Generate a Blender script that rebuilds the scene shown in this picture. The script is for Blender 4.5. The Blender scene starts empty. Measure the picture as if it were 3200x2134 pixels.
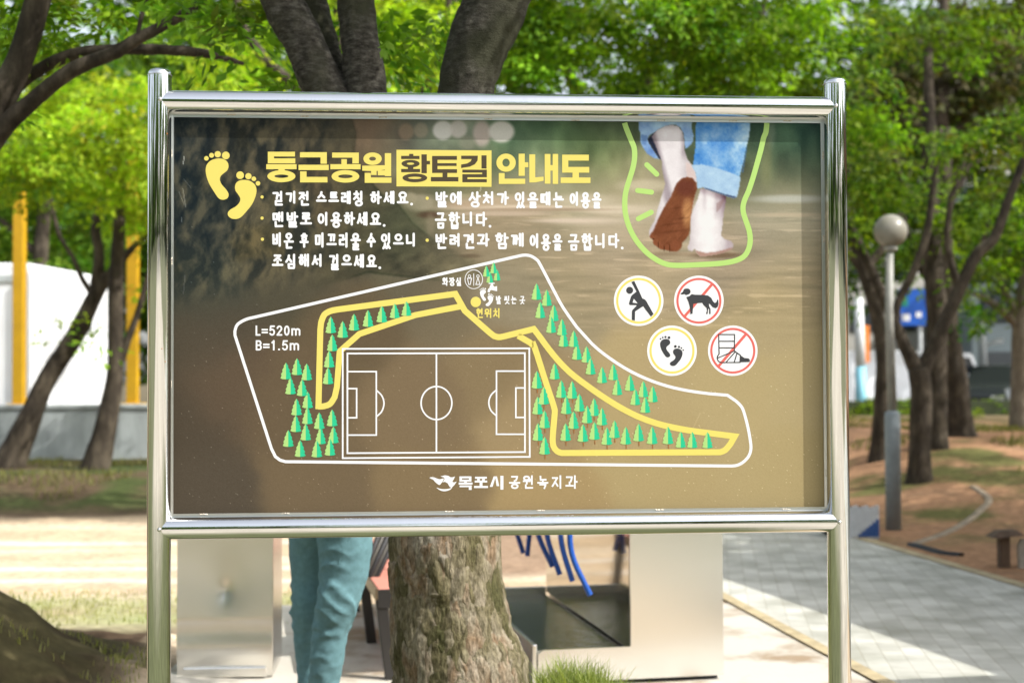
import bpy, bmesh, math, random
import numpy as np
from mathutils import Vector, Matrix, noise

# ------------------------------------------------------------------ camera, light, exposure
SC = bpy.context.scene
COL = SC.collection
F, CX, CY = 3200 * 50 / 36, 1600.0, 1067.0        # focal length and centre in photograph pixels
EYE = Vector((0, 0, 1.5))
PITCH, ROLL = 0.02166, -0.0036
_d = Vector((0, math.cos(PITCH), math.sin(PITCH)))
_u = Vector((0, -math.sin(PITCH), math.cos(PITCH)))
_r = Vector((1, 0, 0))
cr, sr = math.cos(ROLL), math.sin(ROLL)
cam = bpy.data.cameras.new('camera')
cam.lens, cam.sensor_width = 50, 36
cam.clip_end = 2000
cam.dof.use_dof = True
cam.dof.focus_distance = 3.95
cam.dof.aperture_fstop = 3.0
camo = bpy.data.objects.new('camera', cam)
COL.objects.link(camo)
R_, U_ = _r * cr + _u * sr, _u * cr - _r * sr
camo.matrix_world = Matrix(((R_.x, U_.x, -_d.x, EYE.x), (R_.y, U_.y, -_d.y, EYE.y), (R_.z, U_.z, -_d.z, EYE.z), (0, 0, 0, 1)))
SC.camera = camo

SUN = Vector((2.2, -1.0, 2.3)).normalized()
w = bpy.data.worlds.new('World'); SC.world = w; w.use_nodes = True
nt = w.node_tree
sky = nt.nodes.new('ShaderNodeTexSky'); sky.sky_type = 'NISHITA'; sky.sun_disc = False
sky.sun_elevation = math.asin(SUN.z); sky.sun_rotation = math.atan2(SUN.x, SUN.y)
sky.air_density = 1.0; sky.dust_density = 3.0; sky.ozone_density = 1.0
bgn = nt.nodes['Background']; bgn.inputs[1].default_value = 0.15
hs = nt.nodes.new('ShaderNodeHueSaturation'); hs.inputs['Saturation'].default_value = .40
nt.links.new(sky.outputs[0], hs.inputs['Color']); nt.links.new(hs.outputs[0], bgn.inputs[0])
sl = bpy.data.lights.new('sun', 'SUN'); sl.energy = 2.6; sl.angle = math.radians(0.53); sl.color = (1, .975, .93)
slo = bpy.data.objects.new('sun', sl); COL.objects.link(slo)
slo.rotation_euler = SUN.to_track_quat('Z', 'Y').to_euler(); slo.location = SUN * 40
SC.view_settings.view_transform = 'Standard'; SC.view_settings.look = 'None'
SC.view_settings.exposure = 1.12; SC.view_settings.gamma = 1
SC.cycles.use_denoising = True
SC.cycles.max_bounces = 8; SC.cycles.diffuse_bounces = 3; SC.cycles.glossy_bounces = 5; SC.cycles.transmission_bounces = 4
SC.cycles.transparent_max_bounces = 4
SC.cycles.caustics_reflective = False; SC.cycles.caustics_refractive = False
SC.cycles.sample_clamp_indirect = 6

# ------------------------------------------------------------------ helpers
rng = random.Random(7)

def ray(px, py):
    X, Y = px - CX, py - CY
    X, Y = cr * X + sr * Y, -sr * X + cr * Y
    return _r * (X / F) + _d - _u * (Y / F)

def at(px, py, Y):
    r = ray(px, py)
    return EYE + r * (Y / r.y)

def px_m(px, Y):
    return px / F * Y

def sstep(a, b, x):
    t = np.clip((np.asarray(x, float) - a) / (b - a), 0, 1)
    return t * t * (3 - 2 * t)

def height(x, y):
    x = np.asarray(x, float); y = np.asarray(y, float)
    h = .68 * np.exp(-((x + 2.95) / .74) ** 2 - ((y - 6.7) / .80) ** 2)
    h = h + .29 * np.exp(-((x - .22) / .36) ** 2 - ((y - 5.3) / .40) ** 2)
    h = h + (.030 * np.sin(7 * x + 3.1 * y) * np.sin(8.7 * y - 2.3 * x) + .018 * np.sin(17 * x - 5 * y) * np.sin(15 * y + 6 * x)) * (1 - sstep(-1.9, -1.6, x)) * sstep(5, 5.6, y) * (1 - sstep(8, 8.6, y))
    h = h + .28 * sstep(15.3, 17.2, y) * (1 - sstep(-1.5, 1, x)) * (1 - sstep(24, 27, y))
    h = h + .62 * sstep(12.5, 20, y) * sstep(3.0, 5.5, x) * (1 - sstep(30, 36, y))
    return h

def gz(x, y):
    return float(height(x, y))

def ground_at(px, py):
    r = ray(px, py)
    t = 2.0
    while t < 200:
        p = EYE + r * t
        if p.z <= gz(p.x, p.y):
            return Vector((p.x, p.y, gz(p.x, p.y)))
        t += .02 if t < 30 else .2
    return EYE + r * t

def srgb(c):
    c = np.asarray(c, float) / 255.0
    return np.where(c <= .04045, c / 12.92, ((c + .055) / 1.055) ** 2.4)

class MB:
    """collects vertices and faces of one mesh"""
    def __init__(s):
        s.v = []; s.f = []
    def add(s, vs, fs):
        o = len(s.v); s.v += [Vector(p) for p in vs]; s.f += [tuple(i + o for i in f) for f in fs]
    def box(s, c, sx, sy, sz, ax=None):
        c = Vector(c); X, Y, Z = ax if ax else (Vector((1, 0, 0)), Vector((0, 1, 0)), Vector((0, 0, 1)))
        vs = [c + X * (i * sx / 2) + Y * (j * sy / 2) + Z * (k * sz / 2) for k in (-1, 1) for j in (-1, 1) for i in (-1, 1)]
        s.add(vs, [(0, 2, 3, 1), (4, 5, 7, 6), (0, 1, 5, 4), (2, 6, 7, 3), (0, 4, 6, 2), (1, 3, 7, 5)])
    def tube(s, pts, rad, seg=12, cap=True, fn=None):
        pts = [Vector(p) for p in pts]; n = len(pts)
        if not hasattr(rad, '__len__'): rad = [rad] * n
        t0 = (pts[1] - pts[0]).normalized()
        a = t0.orthogonal().normalized(); 
        if abs(t0.z) > .5:
            a = Vector((1, 0, 0)) - t0 * t0.x; a.normalize()
        o = len(s.v); vs = []
        for i in range(n):
            t = (pts[min(i + 1, n - 1)] - pts[max(i - 1, 0)]).normalized()
            a = (a - t * a.dot(t)).normalized(); b = t.cross(a)
            for k in range(seg):
                g = 2 * math.pi * k / seg
                dr = a * math.cos(g) + b * math.sin(g)
                q = pts[i] + dr * rad[i]
                if fn: q = q + dr * fn(q, i / (n - 1), g, rad[i])
                vs.append(q)
        fs = []
        for i in range(n - 1):
            for k in range(seg):
                k2 = (k + 1) % seg
                fs.append((i * seg + k, i * seg + k2, (i + 1) * seg + k2, (i + 1) * seg + k))
        if cap:
            fs.append(tuple(range(seg))[::-1]); fs.append(tuple((n - 1) * seg + k for k in range(seg)))
        s.add(vs, fs)
    def lathe(s, c, prof, seg=32):
        c = Vector(c); vs = []; fs = []
        for (r, z) in prof:
            for k in range(seg):
                g = 2 * math.pi * k / seg
                vs.append(c + Vector((r * math.cos(g), r * math.sin(g), z)))
        for i in range(len(prof) - 1):
            for k in range(seg):
                k2 = (k + 1) % seg
                fs.append((i * seg + k, i * seg + k2, (i + 1) * seg + k2, (i + 1) * seg + k))
        fs.append(tuple(range(seg))[::-1]); fs.append(tuple((len(prof) - 1) * seg + k for k in range(seg)))
        s.add(vs, fs)

def tagp(o, label=None, cat=None, group=None, kind=None):
    if label: o['label'] = label
    if cat: o['category'] = cat
    if group: o['group'] = group
    if kind: o['kind'] = kind
    return o

def wloc(o):
    p = Vector((0, 0, 0))
    while o:
        p += o.location; o = o.parent
    return p

def thing(name, loc, label, cat, group=None):
    o = bpy.data.objects.new(name, None); COL.objects.link(o); o.location = loc
    o.empty_display_size = .1
    return tagp(o, label, cat, group)

def obj(name, mb, mat, parent=None, smooth=False, bevel=0, tri=False):
    off = wloc(parent) if parent else Vector((0, 0, 0))
    me = bpy.data.meshes.new(name)
    me.from_pydata([tuple(p - off) for p in mb.v], [], mb.f)
    if tri:
        bm = bmesh.new(); bm.from_mesh(me); bmesh.ops.triangulate(bm, faces=bm.faces); bm.to_mesh(me); bm.free()
    me.materials.append(mat)
    if smooth: me.polygons.foreach_set('use_smooth', [True] * len(me.polygons))
    me.update()
    o = bpy.data.objects.new(name, me); COL.objects.link(o)
    if parent: o.parent = parent
    if bevel:
        m = o.modifiers.new('bevel', 'BEVEL'); m.width = bevel; m.segments = 2; m.limit_method = 'ANGLE'; m.harden_normals = False
    return o

def npobj(name, V, Q, mat, parent=None, col=None, smooth=False):
    """mesh from numpy vertices (N,3) and quads (M,4)"""
    off = wloc(parent) if parent else Vector((0, 0, 0))
    V = np.asarray(V, np.float64) - np.array(off)
    me = bpy.data.meshes.new(name)
    me.vertices.add(len(V)); me.vertices.foreach_set('co', V.astype(np.float32).ravel())
    k = Q.shape[1]
    me.loops.add(Q.size); me.loops.foreach_set('vertex_index', Q.astype(np.int32).ravel())
    me.polygons.add(len(Q)); me.polygons.foreach_set('loop_start', np.arange(0, Q.size, k, dtype=np.int32))
    me.polygons.foreach_set('loop_total', np.full(len(Q), k, np.int32))
    if smooth: me.polygons.foreach_set('use_smooth', np.ones(len(Q), bool))
    me.update(calc_edges=True)
    if col is not None:
        at_ = me.color_attributes.new('Col', 'FLOAT_COLOR', 'POINT')
        c4 = np.ones((len(V), 4), np.float32); c4[:, :3] = col
        at_.data.foreach_set('color', c4.ravel())
    me.materials.append(mat)
    o = bpy.data.objects.new(name, me); COL.objects.link(o)
    if parent: o.parent = parent
    return o

def gridq(nx, ny):
    i = np.arange(nx * ny).reshape(ny, nx)
    return np.stack([i[:-1, :-1], i[:-1, 1:], i[1:, 1:], i[1:, :-1]], -1).reshape(-1, 4)

def copy_tree(o, parent=None):
    c = o.copy(); COL.objects.link(c)
    if parent: c.parent = parent
    for ch in list(o.children): copy_tree(ch, c)
    return c

def catmull(pts, n):
    P = [Vector(p) for p in pts]
    P = [P[0] * 2 - P[1]] + P + [P[-1] * 2 - P[-2]]
    out = []; m = len(P) - 3
    for i in range(n):
        t = i / (n - 1) * m; k = min(int(t), m - 1); t -= k
        a, b, c, d = P[k:k + 4]
        out.append(.5 * ((2 * b) + (c - a) * t + (2 * a - 5 * b + 4 * c - d) * t * t + (3 * b - a - 3 * c + d) * t ** 3))
    return out

def lerpl(l, n):
    return list(np.interp(np.linspace(0, 1, n), np.linspace(0, 1, len(l)), l))

def vnoise(X, Y, s, seed, oct=4, sx=1.0, sy=1.0):
    """smooth fractal value noise over arrays, about -1..1"""
    out = np.zeros_like(X, float); amp = 1.0; tot = 0
    for o in range(oct):
        rs = np.random.RandomState(seed + o * 17)
        G = rs.uniform(-1, 1, (256, 256))
        u = X / (s * sx) * 2 ** o + 37.3 * o; v = Y / (s * sy) * 2 ** o + 11.7 * o
        iu = np.floor(u).astype(int); iv = np.floor(v).astype(int)
        fu = u - iu; fv = v - iv; fu = fu * fu * (3 - 2 * fu); fv = fv * fv * (3 - 2 * fv)
        a = G[iv % 256, iu % 256]; b = G[iv % 256, (iu + 1) % 256]; c = G[(iv + 1) % 256, iu % 256]; d = G[(iv + 1) % 256, (iu + 1) % 256]
        out += amp * ((a * (1 - fu) + b * fu) * (1 - fv) + (c * (1 - fu) + d * fu) * fv); tot += amp; amp *= .55
    return out / tot * 1.5

# ------------------------------------------------------------------ materials
def mat(name, col=(.5, .5, .5), rough=.6, metal=0, spec=.5, var=0, vscale=8, bump=0, bscale=40, col2=None, stretch=None, attr=None, coords='Object', detail=5):
    m = bpy.data.materials.new(name); m.use_nodes = True
    nt = m.node_tree; N = nt.nodes; L = nt.links
    p = N['Principled BSDF']
    p.inputs['Base Color'].default_value = (*col, 1); p.inputs['Roughness'].default_value = rough
    p.inputs['Metallic'].default_value = metal; p.inputs['Specular IOR Level'].default_value = spec
    tc = N.new('ShaderNodeTexCoord'); mp = N.new('ShaderNodeMapping'); L.new(tc.outputs[coords], mp.inputs[0])
    if stretch: mp.inputs['Scale'].default_value = stretch
    src = None
    if attr:
        a = N.new('ShaderNodeAttribute'); a.attribute_name = attr; src = a.outputs['Color']
    if var or col2:
        n = N.new('ShaderNodeTexNoise'); n.inputs['Scale'].default_value = vscale; n.inputs['Detail'].default_value = detail; n.inputs['Roughness'].default_value = .62
        L.new(mp.outputs[0], n.inputs[0])
        r = N.new('ShaderNodeValToRGB'); L.new(n.outputs[0], r.inputs[0])
        r.color_ramp.elements[0].position = .34; r.color_ramp.elements[1].position = .66
        c2 = col2 or tuple(min(1, c * (1 + var)) for c in col)
        c1 = col if col2 else tuple(c * (1 - var) for c in col)
        if attr:
            r.color_ramp.elements[0].color = (1 - var,) * 3 + (1,); r.color_ramp.elements[1].color = (1 + var,) * 3 + (1,)
            mx = N.new('ShaderNodeMix'); mx.data_type = 'RGBA'; mx.blend_type = 'MULTIPLY'; mx.inputs[0].default_value = 1
            L.new(src, mx.inputs[6]); L.new(r.outputs[0], mx.inputs[7]); src = mx.outputs[2]
        else:
            r.color_ramp.elements[0].color = (*c1, 1); r.color_ramp.elements[1].color = (*c2, 1); src = r.outputs[0]
    if src: L.new(src, p.inputs['Base Color'])
    if bump:
        n2 = N.new('ShaderNodeTexNoise'); n2.inputs['Scale'].default_value = bscale; n2.inputs['Detail'].default_value = 6
        L.new(mp.outputs[0], n2.inputs[0])
        b = N.new('ShaderNodeBump'); b.inputs['Strength'].default_value = bump; b.inputs['Distance'].default_value = .01
        L.new(n2.outputs[0], b.inputs['Height']); L.new(b.outputs[0], p.inputs['Normal'])
    return m

def leafmat(name, c1, c2, trans=.45, rough=.45, spray=True):
    m = bpy.data.materials.new(name); m.use_nodes = True
    nt = m.node_tree; N = nt.nodes; L = nt.links
    p = N['Principled BSDF']; out = N['Material Output']
    g = N.new('ShaderNodeNewGeometry'); r = N.new('ShaderNodeValToRGB'); L.new(g.outputs['Random Per Island'], r.inputs[0])
    r.color_ramp.elements[0].color = (*c1, 1); r.color_ramp.elements[1].color = (*c2, 1)
    at_ = N.new('ShaderNodeAttribute'); at_.attribute_name = 'Col'
    mv = N.new('ShaderNodeMix'); mv.data_type = 'RGBA'; mv.blend_type = 'MULTIPLY'; mv.inputs[0].default_value = 1 if spray else 0; mv.clamp_result = False
    L.new(r.outputs[0], mv.inputs[6]); L.new(at_.outputs['Color'], mv.inputs[7])
    L.new(mv.outputs[2], p.inputs['Base Color']); p.inputs['Roughness'].default_value = .6; p.inputs['Specular IOR Level'].default_value = .14
    t = N.new('ShaderNodeBsdfTranslucent')
    mx2 = N.new('ShaderNodeMix'); mx2.data_type = 'RGBA'; mx2.blend_type = 'MULTIPLY'; mx2.inputs[0].default_value = 1
    L.new(mv.outputs[2], mx2.inputs[6]); mx2.inputs[7].default_value = (1.9, 2.0, .6, 1); mx2.clamp_result = False
    L.new(mx2.outputs[2], t.inputs[0])
    ms = N.new('ShaderNodeMixShader'); ms.inputs[0].default_value = trans
    L.new(p.outputs[0], ms.inputs[1]); L.new(t.outputs[0], ms.inputs[2]); L.new(ms.outputs[0], out.inputs[0])
    return m

def barkmat(name, cols, zscale=.45, scale=9, bump=.7, moss=None):
    """cols: dark, mid, light"""
    m = bpy.data.materials.new(name); m.use_nodes = True
    nt = m.node_tree; N = nt.nodes; L = nt.links
    p = N['Principled BSDF']; p.inputs['Roughness'].default_value = .85; p.inputs['Specular IOR Level'].default_value = .2
    tc = N.new('ShaderNodeTexCoord'); mp = N.new('ShaderNodeMapping'); L.new(tc.outputs['Object'], mp.inputs[0])
    mp.inputs['Scale'].default_value = (1, 1, zscale)
    n = N.new('ShaderNodeTexNoise'); n.inputs['Scale'].default_value = scale; n.inputs['Detail'].default_value = 9; n.inputs['Roughness'].default_value = .7
    L.new(mp.outputs[0], n.inputs[0])
    r = N.new('ShaderNodeValToRGB'); L.new(n.outputs[0], r.inputs[0])
    r.color_ramp.elements[0].position = .32; r.color_ramp.elements[0].color = (*cols[0], 1)
    r.color_ramp.elements[1].position = .72; r.color_ramp.elements[1].color = (*cols[2], 1)
    e = r.color_ramp.elements.new(.5); e.color = (*cols[1], 1)
    src = r.outputs[0]
    if moss:
        n3 = N.new('ShaderNodeTexNoise'); n3.inputs['Scale'].default_value = 3.2; n3.inputs['Detail'].default_value = 7
        L.new(tc.outputs['Object'], n3.inputs[0])
        r3 = N.new('ShaderNodeValToRGB'); L.new(n3.outputs[0], r3.inputs[0])
        r3.color_ramp.elements[0].position = .47; r3.color_ramp.elements[1].position = .62
        mx = N.new('ShaderNodeMix'); mx.data_type = 'RGBA'; L.new(r3.outputs[0], mx.inputs[0]); L.new(src, mx.inputs[6]); mx.inputs[7].default_value = (*moss, 1)
        src = mx.outputs[2]
    L.new(src, p.inputs['Base Color'])
    v = N.new('ShaderNodeTexVoronoi'); v.inputs['Scale'].default_value = scale * 3; L.new(mp.outputs[0], v.inputs[0])
    n2 = N.new('ShaderNodeTexNoise'); n2.inputs['Scale'].default_value = scale * 6; n2.inputs['Detail'].default_value = 8; n2.inputs['Roughness'].default_value = .7
    L.new(mp.outputs[0], n2.inputs[0])
    ad = N.new('ShaderNodeMath'); ad.operation = 'MULTIPLY_ADD'; L.new(v.outputs[0], ad.inputs[0]); ad.inputs[1].default_value = .35; L.new(n2.outputs[0], ad.inputs[2])
    b = N.new('ShaderNodeBump'); b.inputs['Strength'].default_value = bump; b.inputs['Distance'].default_value = .012
    L.new(ad.outputs[0], b.inputs['Height']); L.new(b.outputs[0], p.inputs['Normal'])
    return m

M = {}
def platebark(name):
    m = bpy.data.materials.new(name); m.use_nodes = True
    nt = m.node_tree; N = nt.nodes; L = nt.links; p = N['Principled BSDF']; p.inputs['Roughness'].default_value = .9; p.inputs['Specular IOR Level'].default_value = .15
    tc = N.new('ShaderNodeTexCoord'); mp = N.new('ShaderNodeMapping'); L.new(tc.outputs['Object'], mp.inputs[0]); mp.inputs['Scale'].default_value = (1, 1, .42)
    nd = N.new('ShaderNodeTexNoise'); nd.inputs['Scale'].default_value = 14; nd.inputs['Detail'].default_value = 4; L.new(mp.outputs[0], nd.inputs[0])
    ad = N.new('ShaderNodeMix'); ad.data_type = 'RGBA'; ad.blend_type = 'LINEAR_LIGHT'; ad.inputs[0].default_value = .055; L.new(mp.outputs[0], ad.inputs[6]); L.new(nd.outputs['Color'], ad.inputs[7])
    v = N.new('ShaderNodeTexVoronoi'); v.inputs['Scale'].default_value = 24; L.new(ad.outputs[2], v.inputs[0])
    v2 = N.new('ShaderNodeTexVoronoi'); v2.feature = 'DISTANCE_TO_EDGE'; v2.inputs['Scale'].default_value = 24; L.new(ad.outputs[2], v2.inputs[0])
    sp = N.new('ShaderNodeSeparateColor'); L.new(v.outputs['Color'], sp.inputs[0])
    n1 = N.new('ShaderNodeTexNoise'); n1.inputs['Scale'].default_value = 5; n1.inputs['Detail'].default_value = 5; L.new(mp.outputs[0], n1.inputs[0])
    mxv = N.new('ShaderNodeMath'); mxv.operation = 'MULTIPLY_ADD'; L.new(sp.outputs[0], mxv.inputs[0]); mxv.inputs[1].default_value = .30; L.new(n1.outputs[0], mxv.inputs[2])
    r = N.new('ShaderNodeValToRGB'); L.new(mxv.outputs[0], r.inputs[0]); cr_ = r.color_ramp
    cr_.elements[0].position = .42; cr_.elements[0].color = (.085, .082, .035, 1); cr_.elements[1].position = .92; cr_.elements[1].color = (.40, .36, .29, 1)
    for ps, c in ((.54, (.15, .13, .07)), (.64, (.23, .20, .13)), (.72, (.31, .27, .20)), (.80, (.24, .165, .10))): e = cr_.elements.new(ps); e.color = (*c, 1)
    n2 = N.new('ShaderNodeTexNoise'); n2.inputs['Scale'].default_value = 85; n2.inputs['Detail'].default_value = 6; n2.inputs['Roughness'].default_value = .7; L.new(mp.outputs[0], n2.inputs[0])
    r2 = N.new('ShaderNodeValToRGB'); L.new(n2.outputs[0], r2.inputs[0]); r2.color_ramp.elements[0].position = .36; r2.color_ramp.elements[0].color = (.45, .43, .40, 1); r2.color_ramp.elements[1].position = .62; r2.color_ramp.elements[1].color = (1.25, 1.25, 1.25, 1)
    mx = N.new('ShaderNodeMix'); mx.data_type = 'RGBA'; mx.blend_type = 'MULTIPLY'; mx.inputs[0].default_value = 1; L.new(r.outputs[0], mx.inputs[6]); L.new(r2.outputs[0], mx.inputs[7]); L.new(mx.outputs[2], p.inputs['Base Color'])
    h = N.new('ShaderNodeMath'); h.operation = 'MULTIPLY_ADD'; L.new(v2.outputs[0], h.inputs[0]); h.inputs[1].default_value = 1.6; L.new(n2.outputs[0], h.inputs[2])
    h2 = N.new('ShaderNodeMath'); h2.operation = 'MULTIPLY_ADD'; L.new(sp.outputs[1], h2.inputs[0]); h2.inputs[1].default_value = .8; L.new(h.outputs[0], h2.inputs[2])
    b = N.new('ShaderNodeBump'); b.inputs['Strength'].default_value = 1; b.inputs['Distance'].default_value = .011; L.new(h2.outputs[0], b.inputs['Height']); L.new(b.outputs[0], p.inputs['Normal'])
    return m
M['steel'] = mat('polished_steel', (.70, .71, .71), .06, 1, bump=.035, bscale=26, stretch=(1, 1, .12))
_n = M['steel'].node_tree; _N = _n.nodes; _L = _n.links
_t = _N.new('ShaderNodeTexCoord'); _x = _N.new('ShaderNodeTexNoise'); _x.inputs['Scale'].default_value = 11; _x.inputs['Detail'].default_value = 9; _x.inputs['Roughness'].default_value = .75; _L.new(_t.outputs['Object'], _x.inputs[0])
_r2 = _N.new('ShaderNodeMapRange'); _r2.inputs[1].default_value = .40; _r2.inputs[2].default_value = .72; _r2.inputs[3].default_value = .05; _r2.inputs[4].default_value = .12; _L.new(_x.outputs[0], _r2.inputs[0]); _L.new(_r2.outputs[0], _N['Principled BSDF'].inputs['Roughness'])
M['steel_strip'] = mat('brushed_steel_strip', (.62, .63, .61), .32, 1, bump=.03, bscale=90)
M['weld'] = mat('weld_metal', (.45, .38, .30), .35, 1, bump=.5, bscale=300, col2=(.75, .70, .6), vscale=200)
M['rust'] = mat('rust_stain', (.16, .12, .08), .8, var=.3)
M['cabinet'] = mat('brushed_cabinet_steel', (.80, .78, .74), .26, 1, bump=.10, bscale=1.6, stretch=(.6, .6, 2.2))
M['mirror'] = mat('mirror_steel', (.50, .46, .40), .06, 1, bump=.10, bscale=2.2)
M['basin'] = mat('wet_basin_steel', (.13, .14, .13), .10, 1, bump=.5, bscale=11, stretch=(1, 3, 1))  # steel darkened to stand in for the reflection of dark trees
M['hose'] = mat('blue_hose', (.008, .075, .36), .35)
M['white_print'] = mat('white_print', (.66, .66, .665), .35, spec=.3)
M['yellow_print'] = mat('yellow_print', tuple(srgb((255, 236, 122)) * .60), .35, spec=.3)
M['brown_print'] = mat('brown_print', tuple(srgb((92, 80, 58)) * .52), .4, spec=.3)
M['lime_print'] = mat('lime_print', tuple(srgb((196, 236, 132)) * .60), .35, spec=.3)
M['red_print'] = mat('red_print', tuple(srgb((244, 118, 108)) * .60), .35, spec=.3)
M['black_print'] = mat('black_print', (.035, .036, .04), .4, spec=.3)
M['light_tree_print'] = mat('light_green_print', tuple(srgb((190, 236, 142)) * .60), .35, spec=.3)
M['teal_tree_print'] = mat('teal_green_print', tuple(srgb((48, 216, 158)) * .60), .35, spec=.3)
M['stem_print'] = mat('stem_brown_print', tuple(srgb((176, 112, 52)) * .60), .35, spec=.3)
M['rust_spot'] = mat('orange_rust', (.35, .13, .02), .8)
M['art'] = mat('printed_panel', rough=.22, spec=.16, attr='Col')

# ------------------------------------------------------------------ the information board
XL, YL, YAW, ZT, ZB, WID = -.9607, 3.8733, .0698, 2.2433, 1.0798, 1.88
EU = Vector((math.cos(YAW), math.sin(YAW), 0)); EN = Vector((math.sin(YAW), -math.cos(YAW), 0)); EZ = Vector((0, 0, 1))
PL = Vector((XL, YL, 0)); PR = PL + EU * WID
PANW = -.015                                             # the panel lies behind the pipe axes

def S(px, py, w=0.0):
    """point of the board's plane (w metres in front of the panel face) seen at this pixel of the photograph"""
    r = ray(px, py); o = PL + EN * PANW
    t = (o - EYE).dot(EN) / r.dot(EN)
    return EYE + r * t + EN * w

sign = thing('information_board', ((PL + PR) / 2).to_tuple(), 'park trail map board in a polished steel pipe frame with yellow Korean title', 'sign')
for P_, ytop, px_ in ((PL, 221, 498), (PR, 250, 2607)):
    zt = at(px_, ytop, P_.y).z + .004; R = .0318
    mb = MB()
    prof = [(R, -.3), (R, zt - .017), (R * .995, zt - .013), (R * .95, zt - .009), (R * .84, zt - .004), (R * .6, zt - .001), (R * .3, zt), (.001, zt)]
    mb.lathe(P_, prof, 64)
    po = obj('post', mb, M['steel'], sign, smooth=True)
    mb = MB(); mb.lathe(P_, [(R + .0006, zt - .0185), (R + .0011, zt - .0175), (R + .0006, zt - .0165)], 48)
    obj('cap_seam', mb, M['steel_strip'], po, smooth=True)
for z in (ZT, ZB):
    mb = MB()
    mb.tube([PL + EZ * z + EU * .004, (PL + PR) / 2 + EZ * z, PR + EZ * z - EU * .004], .0297, 64, cap=False)
    obj('rail', mb, M['steel'], sign, smooth=True)

for z in (ZT, ZB):
    for P_, s_ in ((PL, 1), (PR, -1)):
        mb = MB(); c = P_ + EZ * z + EN * .0305 + EU * (.006 * s_)
        mb.lathe(c, [(.001, -.006), (.0045, -.004), (.006, 0), (.0045, .004), (.001, .006)], 12); obj('weld_bead', mb, M['steel_strip'], sign, smooth=True)
for u, z_, r_ in ((.0235, at(525, 420, 3.86).z, .0026), (.012, at(510, 1090, 3.86).z, .0016), (.020, at(518, 1130, 3.86).z, .0018)):
    mb = MB(); c = PL + EU * u + EN * math.sqrt(.0318 ** 2 - u * u) + EZ * z_; mb.lathe(c, [(.0002, -r_), (r_ * .8, -r_ * .5), (r_, 0), (r_ * .8, r_ * .5), (.0002, r_)], 10); obj('rust_spot', mb, M['rust_spot'], sign, smooth=True)

# panel artwork painted as printed colours on a fine grid (the printed photograph of the board)
x0, x1, y0, y1, st = 530, 2592, 352, 1616, 2.5
gx = np.arange(x0, x1 + .1, st); gy = np.arange(y0, y1 + .1, st)
GX, GY = np.meshgrid(gx, gy)
ctrl = [(560, 390, 58, 63, 60), (800, 450, 70, 69, 58), (1000, 420, 66, 64, 54), (600, 650, 62, 66, 60), (850, 700, 78, 76, 62), (600, 900, 76, 78, 66), (620, 1050, 88, 80, 66),
        (700, 1200, 104, 88, 70), (560, 1300, 88, 78, 64), (600, 1550, 92, 82, 68), (900, 1250, 114, 97, 74), (1000, 1520, 124, 106, 80), (1300, 1250, 137, 117, 88), (1320, 1560, 142, 121, 88), (1550, 1150, 148, 128, 94),
        (1700, 1300, 172, 149, 109), (1720, 1560, 182, 156, 108), (2000, 1400, 191, 170, 120), (2050, 1130, 192, 171, 124), (2300, 1200, 195, 175, 126), (2540, 1500, 192, 172, 122), (2540, 1200, 194, 175, 128), (2420, 950, 186, 168, 126),
        (2050, 870, 180, 163, 130), (1800, 880, 170, 155, 122), (1600, 900, 158, 146, 118), (1400, 920, 128, 115, 90), (1300, 850, 108, 100, 80), (1100, 1000, 112, 96, 72), (1000, 850, 86, 82, 66), (1250, 740, 108, 108, 82), (1100, 600, 84, 74, 58),
        (1150, 430, 132, 108, 84), (1200, 520, 112, 100, 76), (1250, 620, 120, 112, 84), (1280, 450, 98, 102, 88), (1400, 420, 128, 138, 124), (1400, 500, 88, 100, 74), (1600, 480, 92, 122, 90), (1740, 430, 70, 100, 70), (1850, 490, 88, 116, 66), (1900, 400, 76, 92, 66), (1500, 570, 128, 130, 92), (1700, 560, 160, 162, 126),
        (1880, 560, 170, 160, 118), (1800, 600, 180, 172, 140), (1650, 640, 190, 168, 138), (1500, 690, 168, 150, 120), (1650, 740, 160, 146, 116), (1900, 680, 200, 184, 158), (1900, 780, 182, 165, 135), (1960, 620, 196, 184, 150),
        (2380, 430, 60, 84, 66), (2450, 430, 56, 104, 80), (2540, 420, 62, 92, 80), (2540, 520, 66, 100, 80), (2420, 520, 100, 112, 80), (2460, 565, 110, 110, 78), (2500, 600, 168, 152, 108), (2430, 625, 196, 192, 172), (2540, 640, 190, 190, 176), (2480, 680, 182, 170, 140), (2420, 740, 172, 162, 136), (2540, 760, 176, 164, 132), (2300, 800, 168, 152, 126), (2520, 850, 180, 163, 128), (2120, 560, 160, 150, 120), (2200, 420, 70, 90, 66), (2150, 700, 186, 172, 144), (2330, 560, 110, 110, 80)]
num = np.zeros(GX.shape + (3,)); den = np.zeros(GX.shape)
WX = GX + 30 * vnoise(GX, GY, 150, 3); WY = GY + 24 * vnoise(GX, GY, 150, 5)
for (a, b, *c) in ctrl:
    d2 = (WX - a) ** 2 + (WY - b) ** 2
    wt = np.exp(-d2 / (2 * 62 ** 2)) + 1e-3 * np.exp(-d2 / (2 * 180 ** 2)) + 1e-9
    num += wt[..., None] * np.array(c, float); den += wt
ART = num / den[..., None]
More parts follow.
